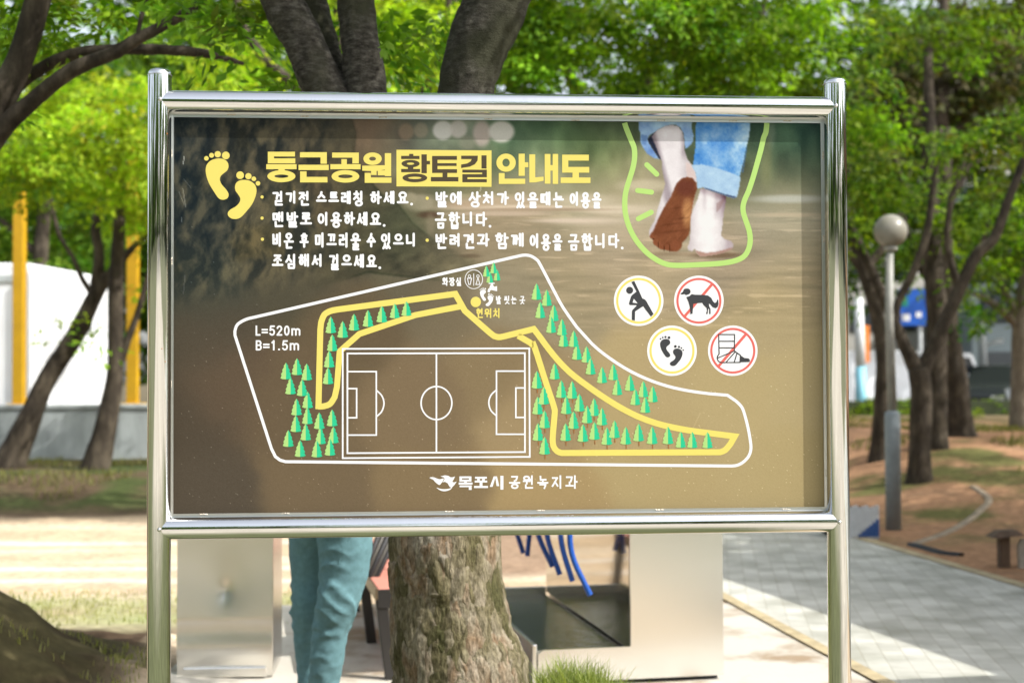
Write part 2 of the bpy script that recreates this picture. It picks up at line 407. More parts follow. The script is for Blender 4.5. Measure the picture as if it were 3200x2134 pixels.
# bark streaks of the printed trunk, at the upper left
mk = (1 - sstep(1010, 1170, GX + .25 * (GY - 400) * -1)) * (1 - sstep(820, 960, GY + .15 * (GX - 800)))
st1 = vnoise(GX + .12 * GY + 18 * vnoise(GX, GY, 90, 23, 2), GY, 32, 21, 4, sy=1.9); st2 = vnoise(GX + .3 * GY, GY, 15, 29, 3, sy=1.7)
lit = np.clip(st1 * 1.5 + .5 * st2, -1, 1) * mk
ART += lit[..., None] * np.array([30, 24, 14.])
ART += (mk * sstep(.1, .8, vnoise(GX, GY, 110, 41, 3)))[..., None] * np.array([10, 6, -2.])
# mossy root of the printed tree running down to the right
def inpoly(P):
    m = np.zeros(GX.shape, bool); n = len(P)
    for i in range(n):
        (xa, ya), (xb, yb) = P[i], P[(i + 1) % n]
        if ya != yb: m ^= ((ya > GY) != (yb > GY)) & (GX < (xb - xa) * (GY - ya) / (yb - ya) + xa)
    a = m.astype(float)
    for k in range(5):
        a = (a + np.roll(a, 1, 0) + np.roll(a, -1, 0) + np.roll(a, 1, 1) + np.roll(a, -1, 1)) / 5
    return a
rm_ = inpoly([(520, 340), (1090, 340), (1112, 420), (1105, 480), (1150, 560), (1196, 612), (1245, 640), (1290, 700), (1372, 762), (1470, 806), (1560, 850), (1400, 880), (1150, 850), (900, 930), (520, 990)])
wt_ = rm_ * sstep(900, 1150, GX)
tone = np.array([74, 72, 54.]) + (vnoise(GX + .6 * GY, GY, 26, 33, 4, sx=1.6))[..., None] * np.array([22, 20, 14.]) + sstep(1230, 1480, GX)[..., None] * np.array([52, 46, 36.])
ART = ART * (1 - .8 * wt_[..., None]) + tone * .8 * wt_[..., None]
edge = np.clip(rm_ * (1 - rm_) * 4, 0, 1) * sstep(1050, 1150, GX) * (1 - sstep(1250, 1420, GX)); ART -= edge[..., None] * np.array([26, 20, 18.])
# forest blur at the top, ground streaks lower
tp = (1 - sstep(520, 620, GY)) * sstep(1120, 1240, GX)
ART += (tp * vnoise(GX, GY, 70, 51, 3, sy=1.5))[..., None] * np.array([24, 26, 18.])
gs = sstep(620, 700, GY) * (1 - sstep(950, 1090, GY)) * sstep(1280, 1700, GX + (GY - 800) * -.9)
ART += (gs * vnoise(GX, GY, 14, 61, 3, sx=11) * 1.0)[..., None] * np.array([14, 12, 10.])
ART += (gs * sstep(.35, .9, vnoise(GX, GY, 12, 65, 3, sx=9)))[..., None] * np.array([26, 22, 20.])
def soft(cx, cy, rx, ry, col, k=.25, amt=1.0):
    global ART
    d = np.sqrt(((GX - cx) / rx) ** 2 + ((GY - cy) / ry) ** 2)
    a = (1 - sstep(1 - k, 1 + k, d)) * amt
    ART = ART * (1 - a[..., None]) + np.array(col, float) * a[..., None]
for a in ((1269, 412, 24, 26, (150, 130, 105), .3, .8), (1316, 408, 22, 24, (170, 155, 130), .3, .6), (1384, 408, 31, 30, (226, 224, 216), .22, .92), (1432, 404, 27, 28, (212, 206, 196), .25, .85), (1506, 418, 28, 40, (206, 188, 178), .3, .8), (1567, 412, 40, 34, (226, 222, 212), .22, .92), (1462, 446, 26, 22, (150, 150, 128), .4, .6),
          (2410, 412, 14, 46, (120, 140, 118), .6, .7), (2395, 500, 16, 80, (140, 140, 96), .7, .5), (1560, 628, 160, 14, (214, 190, 160), .6, .7), (1620, 650, 230, 10, (236, 214, 188), .6, .9), (1450, 640, 70, 9, (204, 176, 146), .7, .7), (1920, 655, 110, 14, (236, 218, 192), .6, .85), (1500, 612, 120, 6, (196, 184, 146), .8, .5), (1830, 628, 90, 20, (222, 208, 180), .7, .8), (1560, 668, 160, 7, (224, 200, 176), .6, .7), (1840, 690, 130, 12, (220, 204, 180), .7, .7), (1680, 655, 220, 5, (150, 126, 98), .6, .5),
          (1780, 690, 110, 6, (236, 214, 192), .6, .7), (2020, 580, 80, 18, (222, 210, 178), .6, .7), (2100, 660, 170, 24, (218, 204, 178), .7, .6), (2470, 622, 110, 12, (206, 208, 196), .6, .8), (2460, 672, 110, 7, (206, 190, 160), .6, .8),
          (1310, 634, 50, 26, (176, 166, 138), .35, .85), (1282, 622, 20, 20, (182, 170, 140), .4, .9), (1340, 672, 34, 10, (88, 62, 46), .6, .8), (1345, 700, 14, 30, (150, 138, 112), .6, .7), (1470, 800, 30, 6, (100, 84, 64), .7, .6), (1255, 700, 60, 90, (78, 88, 62), .8, .35)):
    soft(*a)
# the printed walking feet
KF = 800 / 2240
def pip(poly):
    P = np.array(poly, float) * KF + np.array([1850, 340.])
    m = np.zeros(GX.shape, bool); n = len(P)
    for i in range(n):
        (xa, ya), (xb, yb) = P[i], P[(i + 1) % n]
        if ya == yb: continue
        c = ((ya > GY) != (yb > GY)) & (GX < (xb - xa) * (GY - ya) / (yb - ya) + xa)
        m ^= c
    a = m.astype(float)
    a = (a + np.roll(a, 1, 0) + np.roll(a, -1, 0) + np.roll(a, 1, 1) + np.roll(a, -1, 1)) / 5
    return a
def blend(a, col):
    global ART
    ART = ART * (1 - a[..., None]) + np.asarray(col, float) * a[..., None]
def shade(col, n, amp):
    return np.array(col, float)[None, None, :] + n[..., None] * np.array(amp, float)
CXf, CYf = (GX - 1850) / KF, (GY - 340) / KF
soft(1850 + 1090 * KF, 340 + 1280 * KF, 76, 9, (120, 96, 72), .6, .8)
soft(1850 + 700 * KF, 340 + 1270 * KF, 60, 7, (130, 108, 84), .8, .5)
cuffL = [(412, 60), (880, 60), (872, 170), (890, 240), (885, 285), (850, 330), (815, 355), (808, 280), (798, 215), (770, 165), (730, 142), (690, 142), (600, 175), (540, 215), (500, 235), (484, 265), (505, 310), (545, 375), (592, 442), (540, 432), (480, 392), (440, 330), (420, 280), (425, 220), (410, 180)]
blend(pip(cuffL), shade((160, 200, 242), vnoise(GX, GY, 26, 71, 3) - sstep(210, 420, CYf) * .9, (30, 30, 16)))
blend(pip([(484, 265), (540, 215), (600, 178), (560, 240), (570, 330), (610, 440), (592, 442), (545, 375), (505, 310)]), (38, 44, 66))
blend(pip([(430, 225), (490, 240), (470, 320), (440, 310)]), (110, 150, 205))
legL = [(520, 245), (560, 195), (640, 152), (700, 142), (755, 155), (795, 205), (808, 285), (812, 370), (835, 440), (870, 490), (905, 540), (920, 620), (912, 690), (862, 950), (700, 1100), (540, 1100), (505, 1125), (497, 1070), (520, 1030), (548, 975), (575, 875), (605, 780), (642, 660), (625, 590), (612, 520), (610, 460), (580, 390), (550, 310)]
sh = -.5 * sstep(.3, 1, np.abs((CXf - (690 + (CYf - 300) * .05 - sstep(500, 1000, CYf) * 40)) / 150)) - 1.1 * (1 - sstep(10, 70, np.abs(CXf - (520 + (CYf - 245) * .28)))) - .7 * sstep(120, 200, 320 - CYf) - .6 * (1 - sstep(8, 40, np.abs(CXf - 805))) * (1 - sstep(380, 480, CYf))
blend(pip(legL), shade((246, 240, 243), sh + .12 * vnoise(GX, GY, 30, 75, 3), (60, 66, 62)))
blend(pip([(820, 470), (872, 488), (905, 540), (920, 620), (880, 612), (830, 600)]) * .5, (246, 214, 200))
sole = [(745, 650), (780, 612), (830, 598), (880, 608), (912, 650), (920, 700), (900, 760), (880, 850), (862, 950), (858, 1040), (850, 1100), (822, 1140), (792, 1168), (780, 1220), (742, 1248), (690, 1250), (652, 1236), (610, 1231), (570, 1210), (540, 1180), (530, 1142), (505, 1125), (512, 1098), (540, 1060), (560, 1010), (600, 920), (650, 830), (690, 770), (720, 700)]
tx = vnoise(GX + .7 * GY, GY, 9, 81, 3, sy=2.5)
blend(pip(sole), shade((138, 80, 50), tx * .5 + .5 * vnoise(GX, GY, 40, 83, 2), (20, 15, 11)))
sm_ = pip(sole)
def sblend(cx, cy, rx, ry, ang, col, amt):
    c_, s_ = math.cos(ang), math.sin(ang); dx, dy = CXf - cx, CYf - cy
    d = np.sqrt(((dx * c_ + dy * s_) / rx) ** 2 + ((-dx * s_ + dy * c_) / ry) ** 2); blend(sm_ * (1 - sstep(.45, 1.25, d)) * amt, col)
blend(sm_ * (1 - sstep(.3, 1.1, np.sqrt(((CXf - 838) / 66) ** 2 + ((CYf - 915) / 170) ** 2))) * .85, shade((208, 148, 94), tx, (20, 18, 14)))
sblend(820, 690, 95, 85, 0, (114, 58, 44), .8); sblend(640, 1000, 60, 150, .45, (128, 70, 42), .5)
for (lx, ly, ln_) in ((700, 1075, 110), (690, 1010, 90), (780, 960, 60), (740, 870, 50)):
    blend(sm_ * np.exp(-((CYf - ly - (CXf - lx) * -.12) / 9) ** 2) * np.exp(-((CXf - lx) / ln_) ** 2) * .45, (92, 48, 28))
for (a, b, rx, ry) in ((522, 1118, 17, 15), (556, 1172, 20, 24), (606, 1200, 24, 30), (655, 1212, 22, 26), (728, 1200, 46, 44)):
    soft(1850 + a * KF, 340 + b * KF, rx * KF, ry * KF, (146, 84, 54), .35, .8)
for (a, b, rx, ry) in ((580, 1190, 5, 26), (632, 1222, 5, 24), (680, 1220, 5, 28), (538, 1140, 10, 6)):
    soft(1850 + a * KF, 340 + b * KF, rx * KF, ry * KF, (78, 38, 22), .6, .8)
jR = [(912, 60), (1392, 60), (1375, 240), (1350, 340), (1330, 450), (1300, 560), (1290, 610), (1200, 570), (1080, 530), (960, 500), (886, 500), (890, 440), (905, 340)]
nz = vnoise(GX, GY, 44, 91, 4); nf = vnoise(GX, GY, 7, 93, 3)
base = np.clip(nz * 1.1 + sstep(1180, 1330, CXf) * .8 - (1 - sstep(920, 1000, CXf)) * .2 - .1, -1, 1)
blend(pip(jR), shade((128, 186, 242), base + .3 * nf, (56, 38, 10)))
for (sx0, sw, am_) in ((945, 26, .35), (1085, 40, -.25), (1210, 22, .22)):
    blend(np.clip(pip(jR) * np.exp(-((CXf - sx0 - (CYf - 300) * -.05) / sw) ** 2) * abs(am_), 0, 1), (60, 128, 205) if am_ > 0 else (190, 220, 248))
blend(pip([(1310, 560), (1350, 340), (1358, 345), (1322, 560)]) * .6, (70, 120, 190))
cuffR = [(866, 492), (960, 488), (1080, 515), (1200, 555), (1300, 600), (1290, 680), (1268, 775), (1238, 783), (1150, 757), (1060, 727), (990, 702), (975, 687), (925, 702), (918, 640), (905, 560)]
blend(pip(cuffR), shade((178, 214, 246), .6 * vnoise(GX, GY, 20, 95, 3), (18, 16, 8)))
blend(pip([(1150, 757), (1238, 783), (1268, 775), (1256, 770), (1150, 745), (985, 690), (990, 704)]), (70, 84, 118))
legR = [(950, 700), (990, 705), (1060, 728), (1176, 768), (1166, 850), (1150, 920), (1145, 1000), (1135, 1060), (1130, 1110), (1160, 1140), (1220, 1160), (1240, 1192), (1226, 1226), (1190, 1242), (1150, 1260), (1080, 1276), (1000, 1287), (940, 1287), (915, 1260), (900, 1222), (880, 1247), (845, 1240), (834, 1210), (850, 1180), (858, 1130), (865, 1050), (864, 950), (890, 870), (925, 790)]
sh = -.55 * np.clip(((CXf - 1010) / 150), -1, 1.2) ** 2 - .25 * np.exp(-((CXf - 1085) / 22) ** 2) * (1 - sstep(880, 1040, CYf)) - .9 * sstep(1060, 1180, CXf) * (1 - sstep(800, 1080, CYf)) - .8 * (1 - sstep(0, 70, CYf - 700 - (CXf - 950) * .28)) - .4 * np.exp(-((CXf - 985) / 20) ** 2) * (1 - sstep(780, 980, CYf)) + .12 - .35 * sstep(.5, 1, (CYf - 1180) / 100)
blend(pip(legR), shade((247, 242, 244), sh + .10 * vnoise(GX, GY, 24, 97, 3), (70, 84, 78)))
blend(pip([(905, 1240), (1000, 1262), (1100, 1250), (1225, 1215), (1226, 1226), (1190, 1242), (1150, 1260), (1080, 1276), (1000, 1287), (940, 1287), (915, 1260)]) * .7, (172, 118, 96))
blend(pip([(1090, 830), (1150, 790), (1160, 800), (1120, 880), (1085, 910)]) * .4, (140, 96, 92))
ART += (np.random.RandomState(5).normal(0, 1, GX.shape) * 2.2)[..., None]
# dust specks and scuffs on the print
rs = np.random.RandomState(11)
for k in range(420):
    a, b = rs.uniform(560, 2560), 1600 - abs(rs.normal(0, 330))
    if b < 380: continue
    i, j = int((b - y0) / st), int((a - x0) / st); ART[i, j] += rs.uniform(15, 70)
for (a, b, ln, dx, am) in ((577, 490, 26, -2, 90), (572, 590, 60, 5, 45), (560, 600, 44, 9, 35), (575, 560, 30, 12, 30), (1506, 560, 40, -2, 50), (568, 680, 16, 1, 50), (2190, 1290, 60, -14, 14), (580, 860, 60, -3, 25)):
    for t in range(ln):
        i = int((b + t * 1.0 - y0) / st); j = int((a + dx * t / ln * 2 - x0) / st); ART[i, j] += am * .5
ART = ART * .93 + ART.mean(-1, keepdims=True) * np.array([.073, .07, .068])
ART = np.clip(ART, 14, 250)
rr = np.array([ray(a, b) for b in (y0, y1) for a in (x0, x1)])
V = np.zeros(GX.shape + (3,))
o_ = np.array(PL + EN * PANW); en = np.array(EN); e_ = np.array(EYE)
X_, Y_ = GX - CX, GY - CY
Xr, Yr = cr * X_ + sr * Y_, -sr * X_ + cr * Y_
D_ = np.array(_r)[None, None] * (Xr / F)[..., None] + np.array(_d) - np.array(_u)[None, None] * (Yr / F)[..., None]
tt = ((o_ - e_) @ en) / (D_ @ en)
V = e_ + D_ * tt[..., None]
pan = npobj('panel', V.reshape(-1, 3), gridq(len(gx), len(gy)), M['art'], sign, col=(srgb(ART) * .58).reshape(-1, 3))
# backing sheet of the panel
mb = MB()
c4 = [S(x0, y0), S(x1, y0), S(x1, y1), S(x0, y1)]
mb.add([p - EN * .002 for p in c4] + [p - EN * .012 for p in c4], [(0, 1, 2, 3), (7, 6, 5, 4), (0, 4, 5, 1), (1, 5, 6, 2), (2, 6, 7, 3), (3, 7, 4, 0)])
obj('backing_sheet', mb, M['steel_strip'], sign)
# steel edge strips between print and pipes
inn = [(544, 367), (2563, 386), (2576, 1583), (542, 1605)]
out = [(515, 330), (2600, 350), (2612, 1615), (512, 1632)]
mb = MB()
for i in range(4):
    j = (i + 1) % 4
    a, b, c, d = S(*inn[i], .003), S(*inn[j], .003), S(*out[j], .003), S(*out[i], .003)
    mb.add([a, b, c, d, a - EN * .0028, b - EN * .0028], [(0, 1, 2, 3), (0, 4, 5, 1)])
fr = obj('edge_strip', mb, M['steel_strip'], sign)
for (a, b, v) in ((724, 360, 0), (952, 365, 0), (1197, 368, 0), (1526, 373, 0), (1798, 377, 0), (2066, 377, 0), (2290, 379, 0), (2460, 379, 0), (636, 1606, 0), (892, 1603, 0), (1404, 1597, 0), (1688, 1594, 0), (2060, 1592, 0), (2456, 1590, 0), (2571, 486, 1), (2573, 747, 1), (2579, 1245, 1), (2581, 1477, 1), (537, 481, 1), (537, 816, 1), (535, 1200, 1)):
    sx, sy = (13, 3.2) if not v else (3.2, 12)
    mb = MB(); n = 5
    for k in range(n):
        t = (k / (n - 1) - .5) * 1.6
        c = S(a + (t * sx if not v else 0), b + (t * sy if v else 0), .0045)
        ring = []
        for q in range(8):
            g = q / 8 * 6.283
            ring.append(c + EU * (.0024 * math.cos(g)) + EZ * (.0022 * math.sin(g)) - EN * .0012)
        mb.add(ring + [c + EN * .0008], [(q, (q + 1) % 8, 8) for q in range(8)])
    obj('weld_spot', mb, M['weld'], fr, smooth=True)

# --- printed graphics: thin vinyl films, each layer a fraction of a millimetre above the other
class DC(MB):
    def __init__(s, layer): super().__init__(); s.w = .0002 + layer * .00009; s.k = 0
    def nxt(s): s.k = (s.k + 1) % 9; return s.w + s.k * .000009
    def poly(s, pts, w=None):
        w = w or s.nxt(); s.add([S(x, y, w) for x, y in pts], [tuple(range(len(pts)))[::-1]])
    def rect(s, x0, y0, x1, y1): s.poly([(x0, y0), (x1, y0), (x1, y1), (x0, y1)])
    def disc(s, x, y, rx, ry=None, n=40):
        ry = ry or rx; s.poly([(x + rx * math.cos(k / n * 6.28319), y + ry * math.sin(k / n * 6.28319)) for k in range(n)])
    def ring(s, x, y, rx, ry, ix, iy, n=48, a0=0, a1=2 * math.pi):
        w = s.nxt(); vs = []; cl = abs(a1 - a0 - 2 * math.pi) < 1e-6; m = n if cl else n + 1
        for k in range(m):
            g = a0 + (a1 - a0) * k / n
            vs += [S(x + rx * math.cos(g), y + ry * math.sin(g), w), S(x + ix * math.cos(g), y + iy * math.sin(g), w)]
        s.add(vs, [(2 * k, 2 * k + 1, (2 * k + 3) % len(vs), (2 * k + 2) % len(vs)) for k in range(n)])
    def cap(s, a, b, r, rnd=True):
        w = s.nxt(); dx, dy = b[0] - a[0], b[1] - a[1]; L = math.hypot(dx, dy) or 1e-6; dx /= L; dy /= L
        g0 = math.atan2(dx, -dy)
        pts = []
        if rnd:
            for k in range(8): g = g0 + math.pi * k / 7; pts.append((a[0] + r * math.cos(g), a[1] + r * math.sin(g)))
            for k in range(8): g = g0 + math.pi + math.pi * k / 7; pts.append((b[0] + r * math.cos(g), b[1] + r * math.sin(g)))
        else:
            nx, ny = -dy * r, dx * r; ex, ey = dx * r * .9, dy * r * .9
            pts = [(a[0] + nx - ex, a[1] + ny - ey), (a[0] - nx - ex, a[1] - ny - ey), (b[0] - nx + ex, b[1] - ny + ey), (b[0] + nx + ex, b[1] + ny + ey)]
            pts = pts[::-1]
        s.poly(pts, w)
    def line(s, pts, r, closed=False):
        """mitred band"""
        w = s.nxt(); n = len(pts); vs = []
        for i in range(n):
            p = pts[i]
            a = pts[i - 1] if (closed or i) else None
            b = pts[(i + 1) % n] if (closed or i < n - 1) else None
            def un(u, v):
                l = math.hypot(v[0] - u[0], v[1] - u[1]) or 1e-6; return ((v[0] - u[0]) / l, (v[1] - u[1]) / l)
            d1 = un(a, p) if a else un(p, b); d2 = un(p, b) if b else d1
            n1 = (-d1[1], d1[0]); n2 = (-d2[1], d2[0])
            mx, my = n1[0] + n2[0], n1[1] + n2[1]; l = math.hypot(mx, my) or 1e-6; mx /= l; my /= l
            sc = r / max(.35, mx * n1[0] + my * n1[1])
            vs += [S(p[0] + mx * sc, p[1] + my * sc, w), S(p[0] - mx * sc, p[1] - my * sc, w)]
        m = n if closed else n - 1
        s.add(vs, [(2 * k, 2 * k + 1, (2 * k + 3) % (2 * n), (2 * k + 2) % (2 * n)) for k in range(m)])

def cv(k, ox, oy):
    return lambda *p: [(ox + a * k, oy + b * k) for a, b in p]
A_ = cv(.4464, 450, 200); B_ = cv(.3826, 1200, 400); C7 = cv(.4464, 700, 780); C2 = cv(.2934, 1250, 780); C3 = cv(.33163, 1620, 1050); CI = cv(.28694, 1850, 800); CF = cv(KF, 1850, 340); CL = cv(.29762, 1200, 1420)

def smooth(pts, n=6, closed=True):
    out = []; m = len(pts)
    for i in range(m if closed else m - 1):
        p0, p1, p2, p3 = (pts[(i + k - 1) % m] if closed else pts[min(max(i + k - 1, 0), m - 1)] for k in range(4))
        for j in range(n):
            t = j / n
            out.append(tuple(.5 * (2 * p1[q] + (p2[q] - p0[q]) * t + (2 * p0[q] - 5 * p1[q] + 4 * p2[q] - p3[q]) * t * t + (3 * p1[q] - p0[q] - 3 * p2[q] + p3[q]) * t ** 3) for q in (0, 1)))
    if not closed: out.append(pts[-1])
    return out

FOOTL = [(432, 745), (440, 707), (468, 677), (512, 664), (552, 666), (582, 685), (592, 715), (583, 745), (560, 765), (538, 785), (531, 812), (545, 845), (575, 880), (592, 910), (588, 935), (570, 948), (545, 951), (520, 938), (490, 895), (460, 845), (440, 795)]
FOOTR = [(637, 862), (645, 835), (668, 818), (702, 812), (742, 820), (775, 845), (788, 882), (780, 930), (755, 985), (715, 1035), (680, 1072), (650, 1085), (615, 1083), (591, 1065), (587, 1042), (605, 1020), (640, 1000), (665, 975), (675, 945), (660, 915), (642, 890)]
TOES = [(437, 662, 16), (473, 641, 17), (516, 633, 22), (573, 642, 27), (673, 780, 27), (731, 787, 22), (769, 805, 16), (798, 837, 16)]
def footprints(dc, fn, k, toe=1.0):
    dc.poly(fn(*smooth(FOOTL, 4))); dc.poly(fn(*smooth(FOOTR, 4)))
    for x, y, r in TOES:
        c = fn((x, y))[0]; dc.disc(c[0], c[1], r * k * toe, n=20)

# title
t = DC(1)
def AR(*rs):
    for a, b, c, d in rs: (p, q) = A_((a, b), (c, d)); t.rect(*p, *q)
def ARING(cx, cy, rx, ry, ix, iy, fn=A_, k=.4464, dc=None):
    c = fn((cx, cy))[0]; (dc or t).ring(c[0], c[1], rx * k, ry * k, ix * k, iy * k)
AR((867, 616, 1057, 649), (867, 649, 910, 662), (867, 662, 1059, 697), (856, 703, 1068, 738), (941, 738, 985, 748)); ARING(962, 787, 98, 42, 49, 12)
AR((1092, 619, 1280, 655), (1236, 655, 1280, 700), (1082, 707, 1293, 744), (1093, 753, 1138, 792), (1093, 792, 1284, 830))
AR((1317, 622, 1504, 657), (1459, 657, 1504, 698), (1382, 668, 1420, 703), (1305, 703, 1516, 738)); ARING(1410, 788, 97, 44, 51, 13)
ARING(1600, 665, 64, 44, 24, 14); t.poly(A_((1528, 714), (1690, 710), (1690, 740), (1632, 750), (1590, 750), (1528, 748))); AR((1590, 750, 1628, 778), (1686, 626, 1730, 786), (1637, 746, 1686, 780), (1545, 764, 1588, 800), (1545, 796, 1732, 833))
t.poly(B_((102, 180), (878, 185), (878, 482), (102, 478)))
def BR(dc, *rs):
    for a, b, c, d in rs: (p, q) = B_((a, b), (c, d)); dc.rect(*p, *q)
ARING(997, 285, 79, 74, 30, 33, B_, .3826)
BR(t, (1100, 212, 1150, 392), (1150, 282, 1178, 322), (938, 370, 985, 416), (938, 416, 1153, 458), (1187, 217, 1235, 446), (1313, 214, 1359, 456), (1359, 305, 1378, 350), (1378, 214, 1422, 458), (1455, 220, 1673, 268), (1455, 268, 1505, 320), (1455, 320, 1676, 366), (1540, 366, 1592, 406), (1443, 406, 1686, 451))
t.poly(B_((1235, 405), (1303, 399), (1303, 432), (1235, 446)))
ti = obj('title_lettering', t, M['yellow_print'], pan, tri=True)
t = DC(3)
BR(t, (205, 213, 240, 229), (140, 229, 290, 256), (195, 322, 240, 336), (140, 336, 295, 363), (306, 217, 350, 371), (350, 270, 376, 299), (393, 230, 437, 338), (437, 230, 596, 262), (437, 289, 593, 312), (393, 338, 597, 369), (478, 369, 518, 402), (383, 402, 608, 438), (796, 225, 838, 333), (640, 342, 840, 366), (802, 366, 840, 379), (640, 379, 840, 404), (640, 404, 682, 419), (640, 419, 840, 445))
ARING(217, 293, 74, 31, 30, 9, B_, .3826); ARING(252, 409, 101, 36, 54, 9, B_, .3826)
t.poly(B_((630, 228), (767, 228), (764, 268), (742, 298), (700, 318), (630, 329), (630, 300), (680, 291), (708, 274), (716, 256), (630, 256)))
obj('boxed_title_lettering', t, M['brown_print'], pan, tri=True)
t = DC(1); footprints(t, A_, .4464); obj('yellow_footprints', t, M['yellow_print'], pan, tri=True)
for x, y in ((819, 616), (819, 682), (820, 748), (1335, 620), (1335, 751)):
    t = DC(1); t.disc(x, y, 5, n=16); obj('bullet_dot', t, M['yellow_print'], pan, tri=True)

# Korean lettering drawn stroke by stroke
def _circ(cx, cy, rx, ry, n=14): return [(cx + rx * math.cos(k / n * 6.28319 - 1.57), cy + ry * math.sin(k / n * 6.28319 - 1.57)) for k in range(n + 1)]
J = {'ㄱ': [[(.05, .1), (.92, .1), (.86, .5), (.74, .98)]], 'ㄴ': [[(.1, .05), (.12, .9), (.98, .86)]], 'ㄷ': [[(.92, .1), (.12, .1), (.12, .9), (.98, .9)]],
     'ㄹ': [[(.08, .06), (.9, .06), (.9, .5), (.1, .5), (.1, .95), (.98, .95)]], 'ㅁ': [[(.1, .1), (.9, .1), (.86, .92), (.14, .92), (.1, .1)]],
     'ㅂ': [[(.1, .02), (.14, .95), (.86, .95), (.9, .02)], [(.12, .5), (.88, .5)]], 'ㅅ': [[(.52, .02), (.42, .5), (.02, .98)], [(.46, .42), (.98, .95)]],
     'ㅇ': [_circ(.5, .5, .46, .46)], 'ㅈ': [[(.06, .08), (.9, .08), (.5, .5), (.02, .98)], [(.5, .5), (.98, .95)]],
     'ㅊ': [[(.5, -.12), (.5, .08)], [(.06, .24), (.92, .24), (.5, .58), (.02, 1)], [(.5, .58), (.98, .98)]], 'ㅌ': [[(.92, .08), (.1, .08), (.1, .92), (.96, .92)], [(.1, .5), (.85, .5)]],
     'ㅍ': [[(.05, .1), (.95, .1)], [(.02, .92), (.98, .92)], [(.3, .1), (.3, .92)], [(.7, .1), (.7, .92)]], 'ㅎ': [[(.36, -.06), (.64, -.06)], [(.02, .22), (.98, .22)], _circ(.5, .7, .34, .30)]}
for d_, b_ in (('ㄲ', 'ㄱ'), ('ㄸ', 'ㄷ'), ('ㅆ', 'ㅅ')):
    J[d_] = [[(x * .5 + o, y) for x, y in pl] for o in (0, .5) for pl in J[b_]]
VW = {'ㅏ': [[(.3, 0), (.3, 1)], [(.3, .48), (1, .48)]], 'ㅓ': [[(.75, 0), (.75, 1)], [(0, .42), (.75, .42)]], 'ㅕ': [[(.75, 0), (.75, 1)], [(.05, .3), (.75, .3)], [(.05, .62), (.75, .62)]], 'ㅣ': [[(.5, 0), (.5, 1)]],
      'ㅐ': [[(.15, .02), (.15, .97)], [(.15, .48), (.8, .48)], [(.85, 0), (.85, 1)]], 'ㅔ': [[(.35, .02), (.35, .97)], [(-.1, .42), (.35, .42)], [(.9, 0), (.9, 1)]],
      'ㅗ': [[(.5, 0), (.5, .85)], [(0, .85), (1, .85)]], 'ㅛ': [[(.32, .0), (.32, .85)], [(.68, 0), (.68, .85)], [(0, .85), (1, .85)]], 'ㅜ': [[(0, .15), (1, .15)], [(.5, .15), (.5, 1.1)]], 'ㅡ': [[(0, .5), (1, .5)]]}
LI = 'ㄱㄲㄴㄷㄸㄹㅁㅂㅃㅅㅆㅇㅈㅉㅊㅋㅌㅍㅎ'; VI = 'ㅏㅐㅑㅒㅓㅔㅕㅖㅗㅘㅙㅚㅛㅜㅝㅞㅟㅠㅡㅢㅣ'
TI = ['', 'ㄱ', 'ㄲ', 'ㄳ', 'ㄴ', 'ㄵ', 'ㄶ', 'ㄷ', 'ㄹ', 'ㄺ', 'ㄻ', 'ㄼ', 'ㄽ', 'ㄾ', 'ㄿ', 'ㅀ', 'ㅁ', 'ㅂ', 'ㅄ', 'ㅅ', 'ㅆ', 'ㅇ', 'ㅈ', 'ㅊ', 'ㅋ', 'ㅌ', 'ㅍ', 'ㅎ']
CMP = {'ㅘ': ('ㅗ', 'ㅏ'), 'ㅝ': ('ㅜ', 'ㅓ'), 'ㅟ': ('ㅜ', 'ㅣ')}
def strokes(ch):
    c = ord(ch) - 0xAC00; l, v, f = LI[c // 588], VI[c % 588 // 28], TI[c % 28]
    out = []
    def put(g, x0, y0, x1, y1):
        for pl in g: out.append([(x0 + x * (x1 - x0), y0 + y * (y1 - y0)) for x, y in pl])
    if v in CMP:
        h, u = CMP[v]
        if f: put(J[l], .02, .02, .58, .34); put(VW[h], 0, .38, .64, .60); put(VW[u], .60 if u == 'ㅓ' else .72, 0, .92 if u == 'ㅓ' else 1, .66); put(J[f], .14, .72, .9, 1)
        else: put(J[l], .02, .05, .58, .46); put(VW[h], 0, .52, .64, .86); put(VW[u], .74, 0, 1, 1)
    elif v in 'ㅗㅛㅜㅡ':
        if f: put(J[l], .2, .02, .8, .34); put(VW[v], .02, .38, .98, .58 if v != 'ㅡ' else .54); put(J[f], .2, .66, .82, 1)
        else: put(J[l], .16, .03, .84, .52); put(VW[v], .02, .58, .98, .98 if v != 'ㅡ' else 1.0)
    else:
        wd = v in 'ㅐㅔ'
        vx0, vx1 = (.56, .96) if wd else (.66, 1.0) if v in 'ㅏ' else (.50, .94) if v in 'ㅓㅕ' else (.66, 1.0)
        lx1 = .44 if wd else .50 if v in 'ㅓㅕ' else .56
        if f: put(J[l], .02, .04, lx1, .52); put(VW[v], vx0, 0, vx1, .58); put(J[f], .2, .66, .92, 1)
        else: put(J[l], .02, .10, lx1, .86); put(VW[v], vx0, 0, vx1, 1)
    return out, bool(f)
